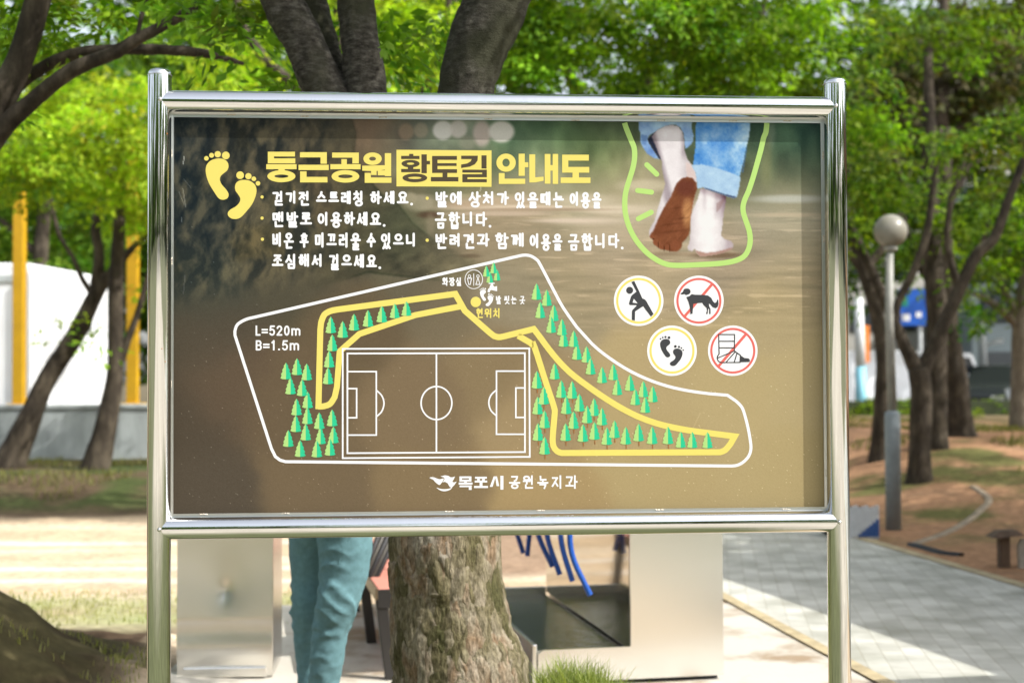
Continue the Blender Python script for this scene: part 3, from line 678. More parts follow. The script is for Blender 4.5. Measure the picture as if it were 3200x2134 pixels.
def hangul(dc, text, x0, x1, y0, y1, r, nof=.84, rnd=True, wob=0, slope=0):
    ws = [.32 if c == '.' else .3 if c == ' ' else 1 for c in text]; T = sum(ws); x = x0
    for c, wc in zip(text, ws):
        cw = wc / T * (x1 - x0); dy = slope * (x - x0)
        if c == '.': dc.disc(x + cw * .5, y0 + (y1 - y0) * nof - r * .2 + dy, r * 1.2, n=14)
        elif c != ' ':
            sk, f = strokes(c); bx0, bx1 = x + cw * .05 + r, x + cw * .95 - r
            yt = y0 + r + dy; yb = (y1 if f else y0 + (y1 - y0) * nof) - r + dy
            j = rng.uniform(-wob, wob)
            for pl in sk:
                P = [(bx0 + a * (bx1 - bx0), yt + b * (yb - yt) + j) for a, b in pl]
                for a, b in zip(P, P[1:]): dc.cap(a, b, r, rnd)
        x += cw
t = DC(1)
for wd in (('걷기전', 848, 971, 597, 645), ('스트레칭', 985, 1139, 597, 647), ('하세요.', 1153, 1293, 597, 647), ('맨발로', 847, 978, 662, 713), ('이용하세요.', 989, 1207, 662, 714), ('비온', 847, 921, 726, 780), ('후', 934, 967, 728, 782), ('미끄러울', 980, 1130, 727, 784), ('수', 1143, 1177, 727, 782), ('있으니', 1187, 1303, 728, 780), ('조심해서', 847, 1012, 793, 842), ('걸으세요.', 1025, 1193, 794, 846),
           ('발에', 1356, 1448, 598, 650), ('상처가', 1461, 1593, 598, 650), ('있을때는', 1605, 1765, 599, 652), ('이용을', 1777, 1882, 599, 653), ('금합니다.', 1356, 1538, 662, 717), ('반려견과', 1356, 1532, 729, 780), ('함께', 1543, 1642, 727, 780), ('이용을', 1652, 1760, 729, 785), ('금합니다.', 1772, 1951, 729, 785)):
    hangul(t, *wd, 3.6, wob=.6)
obj('rule_lettering', t, M['white_print'], pan, tri=True)
t = DC(1)
hangul(t, '화장실', *C2((445, 296))[0][:1], C2((660, 0))[0][0], C2((0, 296))[0][1], C2((0, 390))[0][1], 2.0, .96, False)
hangul(t, '발', 1547.5, 1567, 924, 951, 1.7, .96, False); hangul(t, '씻는', 1573.5, 1616, 924, 951, 1.7, .96, False); hangul(t, '곳', 1622, 1642.5, 924, 951, 1.7, .96, False)
tc = C2((786, 317))[0]; t.ring(*tc, 28.5, 30.4, 26.4, 28.3)
t.line(C2((785, 255), (785, 385)), 1.1)
for cx_, up in ((740, 0), (830, 1)):
    c = C2((cx_, 284))[0]; t.ring(*c, 5, 5.2, 3, 3.2, 20)
    if up: t.line(C2((830, 300), (808, 372), (852, 372)), 1.2, True)
    else: t.line(C2((718, 306), (762, 306), (748, 372), (732, 372)), 1.2, True)
fs = lambda *p: [(1250 + .2934 * (848 + (x - 422) * .394), 780 + .2934 * (405 + (y - 610) * .415)) for x, y in p]
footprints(t, fs, .118, .85)
t.poly(C2((944, 354), (1008, 354), (1008, 366), (990, 366), (990, 380), (1003, 392), (1003, 398), (1034, 388), (1034, 444), (998, 436), (975, 430), (960, 436), (957, 455), (932, 452), (936, 424), (956, 404), (954, 392), (966, 378), (966, 366), (944, 366)))
obj('place_lettering', t, M['white_print'], pan, tri=True)
t = DC(3); hangul(t, '현위치', 1486, 1565.5, 963, 995, 2.2, .97, False)
c = C2((807, 558))[0]; t.disc(*c, 16.2, n=36); obj('here_marker', t, M['yellow_print'], pan, tri=True)
# measurements
t = DC(1)
def arc(cx, cy, rx, ry, a0, a1, n=10): return [(cx + rx * math.cos(math.radians(a0 + (a1 - a0) * k / n)), cy + ry * math.sin(math.radians(a0 + (a1 - a0) * k / n))) for k in range(n + 1)]
G = {'L': [[(.08, 0), (.08, 1), (.95, 1)]], 'B': [[(.08, 0), (.08, 1), (.6, 1)] + arc(.6, .74, .36, .26, 90, -90) + [(.08, .48)], [(.08, 0), (.55, 0)] + arc(.55, .24, .34, .24, -90, 90)], '=': [[(0, .4), (1, .4)], [(0, .72), (1, .72)]], '5': [[(.92, 0), (.22, 0), (.12, .48)] + arc(.48, .68, .46, .32, -130, 150)], '2': [arc(.5, .27, .42, .27, -170, 20) + [(.06, 1), (.95, 1)]],
     '0': [_circ(.5, .5, .42, .5)], '1': [[(.2, .18), (.55, 0), (.55, 1)]], 'm': [[(.03, .32), (.03, 1)], [(.03, .5)] + arc(.27, .52, .24, .2, 180, 360) + [(.51, 1)], [(.51, .5)] + arc(.75, .52, .24, .2, 180, 360) + [(.99, 1)]], '.': [[(.4, .98), (.6, .98)]]}
def latin(text, ws, x, xe, y0, y1, r):
    T = sum(ws)
    for c, wc in zip(text, ws):
        cw = wc / T * (xe - x0_); 
        for pl in G[c]:
            P = [(x + r + cw * .06 + a * (cw * .88 - 2 * r), y0 + r + b * (y1 - y0 - 2 * r)) for a, b in pl]
            for a, b in zip(P, P[1:]): t.cap(a, b, r, len(pl) > 4)
        x += cw
x0_ = 796.5; latin('L=520m', [.85, 1, 1, 1, 1, 1.45], 796.5, 941, 1017, 1049, 2.6)
latin('B=1.5m', [1, 1, .9, .55, 1, 1.45], 796.5, 937, 1063, 1095, 2.6)
obj('measurement_lettering', t, M['white_print'], pan, tri=True)
# foot of the board: emblem and office
t = DC(1)
t.poly(CL(*smooth([(478, 244), (500, 236), (530, 240), (560, 252), (590, 258), (628, 250), (612, 285), (585, 317), (560, 306), (535, 285), (515, 262)], 4)))
t.poly(CL((593, 228), (640, 217), (675, 222), (700, 238), (722, 238), (745, 228), (733, 258), (716, 285), (735, 292), (764, 281), (740, 318), (708, 347), (690, 338), (668, 300), (640, 285), (612, 290), (636, 262), (632, 240)))
t.poly(CL(*smooth([(552, 346), (590, 358), (640, 362), (690, 355), (716, 342), (700, 364), (664, 380), (625, 384), (585, 372)], 4)))
def LR(*rs):
    for a, b, c_, d in rs: (p, q) = CL((a, b), (c_, d)); t.rect(*p, *q)
LR((792, 228, 918, 248), (792, 248, 818, 262), (892, 248, 918, 262), (792, 262, 918, 282), (842, 282, 870, 292), (784, 292, 930, 313), (794, 322, 920, 341), (890, 341, 920, 370),
   (956, 232, 1080, 252), (978, 252, 1006, 272), (1030, 252, 1058, 272), (952, 272, 1084, 292), (1004, 292, 1034, 328), (946, 328, 1092, 350), (1222, 222, 1254, 367))
t.poly(CL((1152, 228), (1174, 228), (1140, 338), (1110, 338))); t.poly(CL((1166, 228), (1186, 228), (1210, 330), (1182, 330)))
for ch, a, b in (('공', 1303, 1440), ('원', 1450, 1585), ('녹', 1600, 1735), ('지', 1750, 1885), ('과', 1897, 2040)):
    (p, q) = CL((a, 216), (b, 362)); hangul(t, ch, p[0], q[0], p[1], q[1], 2.7, .98, False)
obj('emblem_and_office_lettering', t, M['white_print'], pan, tri=True)

# park outline
ol = C7((430, 1483), (392, 1472), (360, 1448), (332, 1392), (77, 600)) + smooth(C7((76, 572), (94, 525), (150, 490), (214, 473)), 4, False) + C2((1270, 68)) + smooth(C2((1300, 62), (1345, 60), (1400, 72), (1455, 108), (1492, 158), (1640, 440), (1740, 622), (1880, 822)), 3, False) + smooth(C3((690, 70), (800, 165), (1000, 300), (1200, 400), (1400, 470), (1600, 515), (1800, 543)), 3, False) + C3((1970, 557)) + smooth(C3((2050, 612), (2098, 660), (2126, 720), (2165, 870), (2190, 1020), (2186, 1090), (2160, 1145), (2110, 1192), (2060, 1216), (2010, 1223)), 3, False)
t = DC(0); t.line(ol, 4.6, True); obj('park_outline', t, M['white_print'], pan)
# walking trail
t = DC(1)
t.line([(995, 1278), (1001, 1030)] + smooth([(1003.5, 1008), (1012.5, 985), (1030, 973), (1053, 967.5)], 3, False) + [(1423, 918.5), (1452.5, 971), (1531, 1040)] + smooth([(1544, 1050), (1558, 1053.5), (1573, 1051.5)], 3, False) + [(1668, 1028)] + smooth([(1687, 1053), (1731, 1111), (1778, 1161), (1832, 1203), (1885, 1240), (1938, 1273), (1991, 1300), (2038, 1318), (2084, 1331), (2150, 1344), (2217, 1353)], 3, False) + [(2296, 1363)] + smooth([(2283, 1386), (2267, 1405), (2250, 1412.5)], 3, False) + smooth([(1756, 1415), (1742, 1410), (1731, 1397), (1727, 1378), (1728.5, 1348), (1733.5, 1289), (1732, 1275), (1726, 1255), (1703, 1186), (1671, 1086), (1664, 1077), (1652, 1068)], 3, False) + [(1619, 1049)], 9.4)
t.line([(1442, 957), (1298, 984.5), (1123, 1043.5), (1061.5, 1098), (1053, 1208)] + smooth([(1046, 1240), (1032, 1261), (1012, 1269), (994, 1270)], 4, False), 9.2)
obj('yellow_trail', t, M['yellow_print'], pan)
# football pitch
t = DC(2)
t.line([(1071, 1090), (1654, 1088.5), (1655.5, 1427), (1071, 1431)], 2.6, True); t.line([(1085.7, 1104.5), (1640, 1103.4), (1640.5, 1412), (1085.7, 1415.5)], 2.6, True)
t.line([(1363.8, 1104), (1363.8, 1413)], 2.5); t.ring(1364, 1259, 50.5, 54, 45.8, 49.3)
t.line([(1086, 1161), (1176, 1161), (1176, 1359), (1086, 1359)], 2.4); t.line([(1086, 1214), (1114.5, 1214), (1114.5, 1305), (1086, 1305)], 2.4)
t.line([(1640, 1159.5), (1551.5, 1159.5), (1551.5, 1356.5), (1640, 1356.5)], 2.4); t.line([(1640, 1212), (1612, 1212), (1612, 1304), (1640, 1304)], 2.4)
t.line(smooth([(1176, 1219), (1193, 1236), (1200, 1260), (1193, 1285), (1176, 1302)], 4, False), 2.3); t.line(smooth([(1551.5, 1218), (1534, 1235), (1527.5, 1258), (1534, 1282), (1551.5, 1299)], 4, False), 2.3)
obj('football_pitch', t, M['white_print'], pan)
# map trees
TL = [(0, 0), (-12, 30), (-8, 36), (-19, 60), (-14, 68), (-26, 96), (-22, 104), (-33, 128)]
def maptree(x, y, wd, ht, stem):
    e = .0002 + .00009 * 4 + .00009 + rng.random() * .00008
    r = thing('map_tree_symbol', (0, 0, 0), None, None); r.parent = pan; r.location = S(x, y + ht / 2) - wloc(pan)
    half = [(0, 0), (-.22, .22), (-.17, .27), (-.36, .46), (-.29, .52), (-.45, .70), (-.38, .76), (-.5, .93), (-.3, .985), (0, 1)]
    for sgn, mm, ee, nm in ((1, 'light_tree_print', e, 'light_green_half'), (-1, 'teal_tree_print', e + .000012, 'teal_half')):  # two printed colours, light green on the left and teal on the right
        mb = MB(); P = [(x + a * wd * sgn, y + b * ht) for a, b in half]
        if sgn < 0: P = P[::-1]
        mb.add([S(p, q, ee) for p, q in P], [tuple(range(len(P)))[::-1]])
        obj(nm, mb, M[mm], r, tri=True)
    if stem:
        d = DC(4); d.w = e - .00004; d.line([(x + wd * .03, y + ht * .96), (x + wd * .05, y + ht * 1.25)], 1.3); obj('stem', d, M['stem_print'], r)
for fn, kk, wd, ht, st_, L in ((C7, .4464, 78, 118, 0, ((434, 790), (511, 760), (579, 797), (466, 895), (547, 907), (585, 992), (508, 1042), (584, 1103), (503, 1158), (572, 1217), (450, 1262), (533, 1332), (667, 1138), (757, 1118), (676, 1243), (766, 1237), (650, 1335), (742, 1323), (748, 468), (831, 500), (910, 449), (1008, 423), (1105, 393), (758, 593), (736, 708), (728, 824))),
        (C7, .4464, 74, 104, 0, ((1195, 377), (1277, 361))), (C2, .2934, 77, 120, 0, ((920, 170), (997, 135), (1033, 212), (957, 235))), (C2, .2934, 113, 176, 0, ((1454, 360), (1563, 425), (1494, 555), (1637, 587), (1610, 712), (1725, 738), (1742, 860), (1850, 862), (1884, 998), (1987, 1028), (2030, 1155))),
        (C3, .33163, 101, 154, 0, ((788, 290), (893, 262), (931, 403), (1050, 363), (1101, 497), (1176, 423), (1265, 470), (1195, 570), (341, 255), (1529, 898), (1638, 900), (1781, 902))),
        (C3, .33163, 107, 168, 1, ((404, 415), (506, 422), (450, 567), (574, 543), (647, 653), (712, 585), (519, 707), (787, 673), (444, 820), (608, 828), (716, 808), (832, 857), (905, 793), (1011, 853), (1132, 823), (1260, 850), (1409, 850), (174, 327), (239, 477), (181, 570), (246, 700), (184, 818), (247, 947)))):
    for p in L:
        q = fn(p)[0]; maptree(q[0], q[1], wd * kk, ht * kk, st_)
# lime outline round the feet
t = DC(0)
go = CF((285, 125), (300, 172), (340, 272), (368, 340), (373, 420), (360, 510), (330, 610), (300, 710), (287, 800), (290, 900), (310, 990), (345, 1080), (400, 1170), (480, 1260), (570, 1325), (650, 1360), (740, 1371), (900, 1366), (1100, 1355), (1230, 1336), (1320, 1300), (1365, 1240), (1384, 1160), (1376, 1070), (1350, 990), (1327, 920), (1321, 860), (1335, 800), (1370, 720), (1410, 600), (1450, 460), (1480, 350), (1502, 255), (1522, 205), (1530, 125))
t.line(smooth(go, 3, False), 8.2)
for a, b in (((480, 492), (566, 574)), ((400, 716), (520, 731)), ((405, 964), (518, 906))): p, q = CF(a, b); t.cap(p, q, 8)
obj('lime_outline', t, M['lime_print'], pan)
# round notices
def notice(name, cx, cy, ringm, slash):
    c = CI((cx, cy))[0]; t = DC(0); t.disc(*c, 77.5, 78.6, 64); r = obj(name, t, M['white_print'], pan, tri=True)
    t = DC(2); t.ring(*c, 70.5, 71.5, 63.5, 64.5, 64)
    if slash: t.line(CI((cx + 142, cy - 178), (cx - 152, cy + 165)), 4.3)
    obj('ring', t, M[ringm], r)
    return r
fig = DC(4); r = notice('stretching_notice', 508, 488, 'yellow_print', 0)
c = CI((410, 374))[0]; fig.disc(*c, 11)
fig.poly(CI((428, 284), (460, 273), (508, 372), (548, 462), (574, 472), (592, 492), (670, 632), (642, 662), (556, 548), (470, 604), (467, 704), (433, 696), (434, 600), (438, 590), (484, 542), (482, 536), (412, 535), (401, 520), (425, 440), (438, 424), (484, 388)))
obj('pictogram', fig, M['black_print'], r, tri=True)
fig = DC(5); fig.poly(CI((455, 466), (442, 508), (496, 515))); obj('arm_gap', fig, M['white_print'], r, tri=True)
fig = DC(4); r = notice('no_dogs_notice', 1164, 488, 'red_print', 1)
fig.poly(CI(*smooth([(964, 410), (990, 388), (1002, 362), (1028, 354), (1058, 360), (1074, 385), (1064, 410), (1045, 420), (1020, 425), (1008, 416), (980, 420)], 3)))
fig.poly(CI((1026, 448), (1060, 438), (1086, 415), (1120, 422), (1205, 423), (1262, 430), (1300, 458), (1316, 492), (1338, 512), (1356, 500), (1364, 474), (1374, 478), (1378, 520), (1368, 556), (1345, 570), (1312, 556), (1284, 524), (1272, 518), (1275, 545), (1290, 575), (1292, 630), (1274, 632), (1276, 585), (1266, 570), (1258, 632), (1240, 631), (1252, 590), (1246, 565), (1215, 535), (1200, 510), (1150, 514), (1104, 522), (1094, 630), (1060, 632), (1072, 620), (1062, 545), (1050, 500)))
obj('pictogram', fig, M['black_print'], r, tri=True)
fig = DC(4); r = notice('barefoot_notice', 871, 1031, 'yellow_print', 0)
ff = lambda *p: CI(*[(735 + (x - 422) * .686, 866 + (y - 610) * .695) for x, y in p])
footprints(fig, ff, .686 * .287, .80); obj('pictogram', fig, M['black_print'], r, tri=True)
fig = DC(4); r = notice('no_injured_feet_notice', 1533, 1031, 'red_print', 1)
fig.line(CI((1550, 1040), (1553, 855), (1380, 855), (1384, 1068), (1366, 1092), (1364, 1118), (1376, 1146), (1406, 1160), (1612, 1158), (1616, 1080), (1552, 1036)), 1.7)
for a, b in (((1384, 928), (1550, 928)), ((1384, 1000), (1552, 1000)), ((1374, 1108), (1550, 1034)), ((1460, 1156), (1562, 1040)), ((1548, 1158), (1578, 1060))): fig.cap(*CI(a, b), 1.7)
fig.poly(CI((1612, 1078), (1660, 1110), (1705, 1114), (1722, 1132), (1715, 1154), (1612, 1156)))
obj('pictogram', fig, M['black_print'], r, tri=True)

# ------------------------------------------------------------------ ground
def axis_(lo, a, b, hi, fine, coarse):
    return np.unique(np.round(np.concatenate([np.linspace(lo, a, coarse), np.arange(a, b, fine), np.linspace(b, hi, coarse)]), 4))
gxs = axis_(-140, -9, 9, 140, .07, 40); gys = axis_(-60, 3.5, 20, 260, .07, 60)
TX, TY = np.meshgrid(gxs, gys)
TZ = height(TX, TY)
n1 = vnoise(TX, TY, 1.1, 101, 5); n2 = vnoise(TX, TY, .32, 103, 4); n3 = vnoise(TX, TY, 3.2, 105, 4); n4 = vnoise(TX, TY, .5, 107, 4, sx=5)
def cmix(a, b, t): return a * (1 - t[..., None]) + np.array(b, float) * t[..., None]
GC = np.zeros(TX.shape + (3,)) + np.array((.50, .38, .25))          # sandy earth
GC = cmix(GC, (.58, .47, .34), sstep(-.3, .6, n4))
xpath = 1.43 + .144 * (9.6 - TY)                                     # left edge of the paved path
rightz = sstep(-.2, .2, TX - xpath - 1.0)
GC = cmix(GC, (.40, .225, .125), rightz); GC = cmix(GC, (.28, .165, .095), rightz * sstep(0, .7, n2))
gr = np.clip(sstep(.05, .55, n1 + .4 * n3), 0, 1)
GC = cmix(GC, (.10, .12, .035), gr * rightz * sstep(11.5, 14, TY) * .85)
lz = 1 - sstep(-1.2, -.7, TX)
# left: mound and ditch, grass strip, sand with pale lines, bank with its shade put into the colour
m_ = (1 - sstep(8.2, 8.6, TY + .25 * n1)) * sstep(5.2, 5.8, TY) * (1 - sstep(-2.05, -1.75, TX + .15 * n2)); GC = cmix(GC, (.075, .05, .031), m_)  # dark earth, lowered further to stand in for shade on the mound
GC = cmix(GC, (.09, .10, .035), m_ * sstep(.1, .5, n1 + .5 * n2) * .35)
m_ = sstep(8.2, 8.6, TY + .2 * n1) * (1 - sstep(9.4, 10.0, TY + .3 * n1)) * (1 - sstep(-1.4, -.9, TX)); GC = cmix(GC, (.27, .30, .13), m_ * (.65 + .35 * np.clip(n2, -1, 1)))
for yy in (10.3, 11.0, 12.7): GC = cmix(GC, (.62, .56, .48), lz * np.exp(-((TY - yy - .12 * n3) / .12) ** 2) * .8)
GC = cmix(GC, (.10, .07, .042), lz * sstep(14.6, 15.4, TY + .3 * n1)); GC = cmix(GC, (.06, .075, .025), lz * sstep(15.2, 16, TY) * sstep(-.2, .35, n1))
bz = sstep(10.2, 10.9, TY + .3 * n1) * (1 - sstep(16, 18, TY)) * sstep(-.7, -.3, TX) * (1 - sstep(1.2, 1.6, TX)); GC = cmix(GC, (.27, .18, .12), bz * .9)  # brown earth behind the wash station, shade painted into the colour
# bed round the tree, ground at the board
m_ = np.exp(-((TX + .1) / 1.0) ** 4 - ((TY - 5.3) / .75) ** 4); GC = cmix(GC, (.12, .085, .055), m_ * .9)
GC = cmix(GC, (.12, .10, .06), sstep(24, 30, TY))
GC = cmix(GC, (.50, .45, .37), 1 - sstep(4.0, 4.5, TY + .3 * n1))
gm = np.maximum(sstep(2.9, 3.3, TY + .2 * n1) * (1 - sstep(4.9, 5.4, TY + .3 * n1)) * (1 - sstep(.8, 1.3, TX)), np.maximum(sstep(2.4, 3.0, np.abs(TX) + .3 * n1) * (1 - sstep(3.4, 4.2, TY)), 0) * .9)
GC = cmix(GC, (.085, .10, .035), gm * .9)
GC *= (1 + .14 * n2 + .10 * np.random.RandomState(2).uniform(-1, 1, TX.shape))[..., None]
M['ground'] = mat('earth', rough=.95, spec=.1, attr='Col', var=.22, vscale=14, bump=.6, bscale=22, coords='Object')
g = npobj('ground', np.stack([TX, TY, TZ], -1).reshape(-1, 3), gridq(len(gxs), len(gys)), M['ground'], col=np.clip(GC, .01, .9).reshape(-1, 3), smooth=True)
g['kind'] = 'structure'

def sheet(name, poly4, n, m, mat_, lift=.006):
    """sheet laid over the ground between four corners"""
    a, b, c, d = (np.array(p, float) for p in poly4)
    U, W = np.meshgrid(np.linspace(0, 1, n), np.linspace(0, 1, m))
    P = (a * (1 - U)[..., None] + b * U[..., None]) * (1 - W)[..., None] + (d * (1 - U)[..., None] + c * U[..., None]) * W[..., None]
    Vv = np.concatenate([P, (height(P[..., 0], P[..., 1]) + lift)[..., None]], -1)
    o = npobj(name, Vv.reshape(-1, 3), gridq(n, m), mat_, smooth=True); o['kind'] = 'structure'
    return o

def pavermat():
    m = bpy.data.materials.new('grey_pavers'); m.use_nodes = True
    nt = m.node_tree; N = nt.nodes; L = nt.links; p = N['Principled BSDF']; p.inputs['Roughness'].default_value = .8
    tc = N.new('ShaderNodeTexCoord'); mp = N.new('ShaderNodeMapping'); L.new(tc.outputs['Object'], mp.inputs[0]); mp.inputs['Rotation'].default_value = (0, 0, math.radians(98))
    b = N.new('ShaderNodeTexBrick'); L.new(mp.outputs[0], b.inputs[0])
    b.inputs['Color1'].default_value = (.49, .48, .42, 1); b.inputs['Color2'].default_value = (.63, .62, .55, 1); b.inputs['Mortar'].default_value = (.44, .42, .35, 1)
    b.inputs['Scale'].default_value = 1; b.inputs['Brick Width'].default_value = .22; b.inputs['Row Height'].default_value = .11; b.inputs['Mortar Size'].default_value = .004; b.inputs['Bias'].default_value = -.2
    n = N.new('ShaderNodeTexNoise'); n.inputs['Scale'].default_value = 3; n.inputs['Detail'].default_value = 8; L.new(tc.outputs['Object'], n.inputs[0])
    r = N.new('ShaderNodeValToRGB'); L.new(n.outputs[0], r.inputs[0]); r.color_ramp.elements[0].position = .3; r.color_ramp.elements[0].color = (.62, .62, .58, 1); r.color_ramp.elements[1].position = .6; r.color_ramp.elements[1].color = (1, 1, 1, 1)
    mx = N.new('ShaderNodeMix'); mx.data_type = 'RGBA'; mx.blend_type = 'MULTIPLY'; mx.inputs[0].default_value = 1
    L.new(b.outputs[0], mx.inputs[6]); L.new(r.outputs[0], mx.inputs[7]); L.new(mx.outputs[2], p.inputs['Base Color'])
    bp = N.new('ShaderNodeBump'); bp.inputs['Strength'].default_value = .5; bp.inputs['Distance'].default_value = .004; L.new(b.outputs[1], bp.inputs['Height']); bp.invert = True; L.new(bp.outputs[0], p.inputs['Normal'])
    return m
M['paver'] = pavermat()
xl = lambda y: 1.43 + .144 * (9.6 - y)
sheet('paver_path', [(xl(3.0), 3.0), (xl(3.0) + 2.15, 3.0), (xl(19) + 2.0, 19), (xl(19), 19)], 30, 120, M['paver'], .012)
M['brickedge'] = mat('edging_brick', (.42, .34, .20), .85, var=.25, vscale=9, bump=.4)
sheet('path_edging', [(xl(3.0) - .09, 3.0), (xl(3.0) - .004, 3.0), (xl(19) - .004, 19), (xl(19) - .09, 19)], 3, 100, M['brickedge'], .016)
sheet('path_edging', [(xl(3.0) + 2.155, 3.0), (xl(3.0) + 2.27, 3.0), (xl(19) + 2.12, 19), (xl(19) + 2.005, 19)], 3, 100, M['brickedge'], .016)
M['concrete'] = mat('wet_patched_concrete', (.60, .56, .48), .55, var=.0, col2=(.34, .25, .16), vscale=1.5, bump=.25, bscale=30)
M['concrete'].node_tree.nodes['Color Ramp'].color_ramp.elements[0].position = .50
M['concrete'].node_tree.nodes['Color Ramp'].color_ramp.elements[1].position = .62
sheet('wash_apron', [(-1.75, 6.15), (xl(6.15) - .10, 6.15), (xl(9.2) - .10, 9.2), (-1.6, 9.2)], 40, 40, M['concrete'], .008)
M['stone'] = mat('pale_stone', (.45, .40, .33), .8, var=.25, vscale=6, bump=.5)
def strip(name, pix, wd, ht, mat_, label, cat):
    P = catmull([ground_at(*p) for p in pix], 40); mb = MB()
    for i, p in enumerate(P):
        t = (P[min(i + 1, 39)] - P[max(i - 1, 0)]).normalized(); s_ = Vector((t.y, -t.x, 0)) * wd / 2
        z = gz(p.x, p.y)
        mb.v += [Vector((p.x, p.y, z - .1)) - s_, Vector((p.x, p.y, z + ht)) - s_ * .8, Vector((p.x, p.y, z + ht)) + s_ * .8, Vector((p.x, p.y, z - .1)) + s_]
    for i in range(39):
        for k in range(3): mb.f.append((i * 4 + k, i * 4 + k + 1, i * 4 + k + 5, i * 4 + k + 4))
    o = obj(name, mb, mat_, smooth=True); return tagp(o, label, cat)
strip('stone_edging', [(2850, 1702), (2960, 1665), (3060, 1600), (3090, 1560), (3040, 1520)], .09, .012, mat('earthy_stone', (.34, .27, .19), .9, var=.3, vscale=9, bump=.5), 'pale stone edging curving up the bare earth bank beside the path', 'edging')
M['rubber'] = mat('black_rubber', (.02, .022, .028), .5)
strip('drain_pipe', [(2846, 1704), (2890, 1716), (2940, 1730), (3005, 1738)], .08, .025, M['rubber'], 'black pipe lying half buried where the path meets the earth bank', 'pipe')

# ------------------------------------------------------------------ trees
M['bark_near'] = platebark('flaking_bark')
M['bark_limb'] = barkmat('grey_bark', ((.016, .013, .010), (.075, .066, .052), (.21, .195, .16)), 2.4, 26, 1.0, moss=(.06, .06, .035))
M['bark_dark'] = barkmat('dark_bark', ((.018, .014, .010), (.052, .041, .029), (.13, .105, .075)), .4, 8, .7)
M['bark_pale'] = barkmat('pale_bark', ((.09, .075, .055), (.19, .16, .12), (.30, .26, .20)), .5, 8, .6)
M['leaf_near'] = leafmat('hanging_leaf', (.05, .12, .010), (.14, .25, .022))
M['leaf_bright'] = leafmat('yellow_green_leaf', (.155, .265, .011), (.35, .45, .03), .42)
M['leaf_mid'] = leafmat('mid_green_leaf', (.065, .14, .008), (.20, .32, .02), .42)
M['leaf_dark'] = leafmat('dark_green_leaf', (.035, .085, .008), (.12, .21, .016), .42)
M['leaf_shade'] = leafmat('shaded_park_leaf', (.035, .085, .006), (.15, .23, .018), .42)  # darker green with the shade of the right hand trees put into it
M['leaf_brown'] = leafmat('brown_needle', (.035, .038, .014), (.10, .095, .038), .3)

def leaves(clumps, leaf, seed, per=30, spr=.38, droop=.25):
    rs = np.random.RandomState(seed); out = []; cols = []
    for (c, rx, ry, rz, ns) in clumps:
        ns = max(1, int(ns * .62))
        d = rs.normal(0, 1, (ns, 3)); d /= np.linalg.norm(d, axis=1)[:, None]
        rad = rs.uniform(.35, 1, (ns, 1)) ** .6
        cen = np.array(c) + d * rad * np.array([rx, ry, rz])
        nrm = d * .55 + np.array([0, 0, 1.0]) + rs.normal(0, .3, (ns, 3)); nrm /= np.linalg.norm(nrm, axis=1)[:, None]
        u = np.cross(nrm, rs.normal(0, 1, (ns, 3))); u /= np.linalg.norm(u, axis=1)[:, None]; v = np.cross(nrm, u)
        k = int(per * 1.55)
        a = rs.uniform(0, 6.283, (ns, k)); r = np.sqrt(rs.uniform(0, 1, (ns, k))) * spr * rs.uniform(.6, 1.3, (ns, 1))
        p = cen[:, None] + u[:, None] * (r * np.cos(a))[..., None] + v[:, None] * (r * np.sin(a))[..., None] * .8
        p[..., 2] -= droop * r ** 2 / spr; p += rs.normal(0, spr * .10, p.shape)
        ld = u[:, None] * np.cos(a)[..., None] + v[:, None] * np.sin(a)[..., None] + rs.normal(0, .35, p.shape); ld[..., 2] -= .35
        ld /= np.linalg.norm(ld, axis=2)[..., None]
        ln = nrm[:, None] + rs.normal(0, .45, p.shape); sd = np.cross(ln, ld); sd /= np.linalg.norm(sd, axis=2)[..., None]
        L = leaf * rs.uniform(.65, 1.3, (ns, k, 1)); W = L * .21
        q = np.stack([p - ld * L * .5, p + sd * W - ld * L * .02, p + ld * L * .5, p - sd * W - ld * L * .02], 2)
        out.append(q.reshape(-1, 3)); tint = np.clip(rs.normal(.95, .30, (ns, 1)), .45, 1.6) * np.array([1, 1, 1.]) + rs.normal(0, .10, (ns, 1)) * np.array([1, -.2, 0]); cols.append(np.repeat(np.clip(tint, .3, 1.8), k * 4, 0))
    Vv = np.concatenate(out); return Vv, np.arange(len(Vv)).reshape(-1, 4), np.concatenate(cols)

def C(px, py, Y, rx, ry, ns, dep=None):
    c = at(px, py, Y); k = Y / F
    return (tuple(c), rx * k, dep or max(rx, ry) * k * .8, ry * k, ns)

def trunk_fn(seed, amp, fs=3.0, rid=0.0):
    def fn(q, t, g, r):
        s = Vector((q.x * fs + seed, q.y * fs, q.z * fs * .6))
        v = noise.fractal(s, .9, 2.1, 4) * amp * r
        if rid: v += (abs(noise.noise(Vector((q.x * 22 + seed, q.y * 22, q.z * 7)))) - .25) * rid + noise.noise(Vector((q.x * 60, q.y * 60, q.z * 30))) * rid * .4
        return v
    return fn

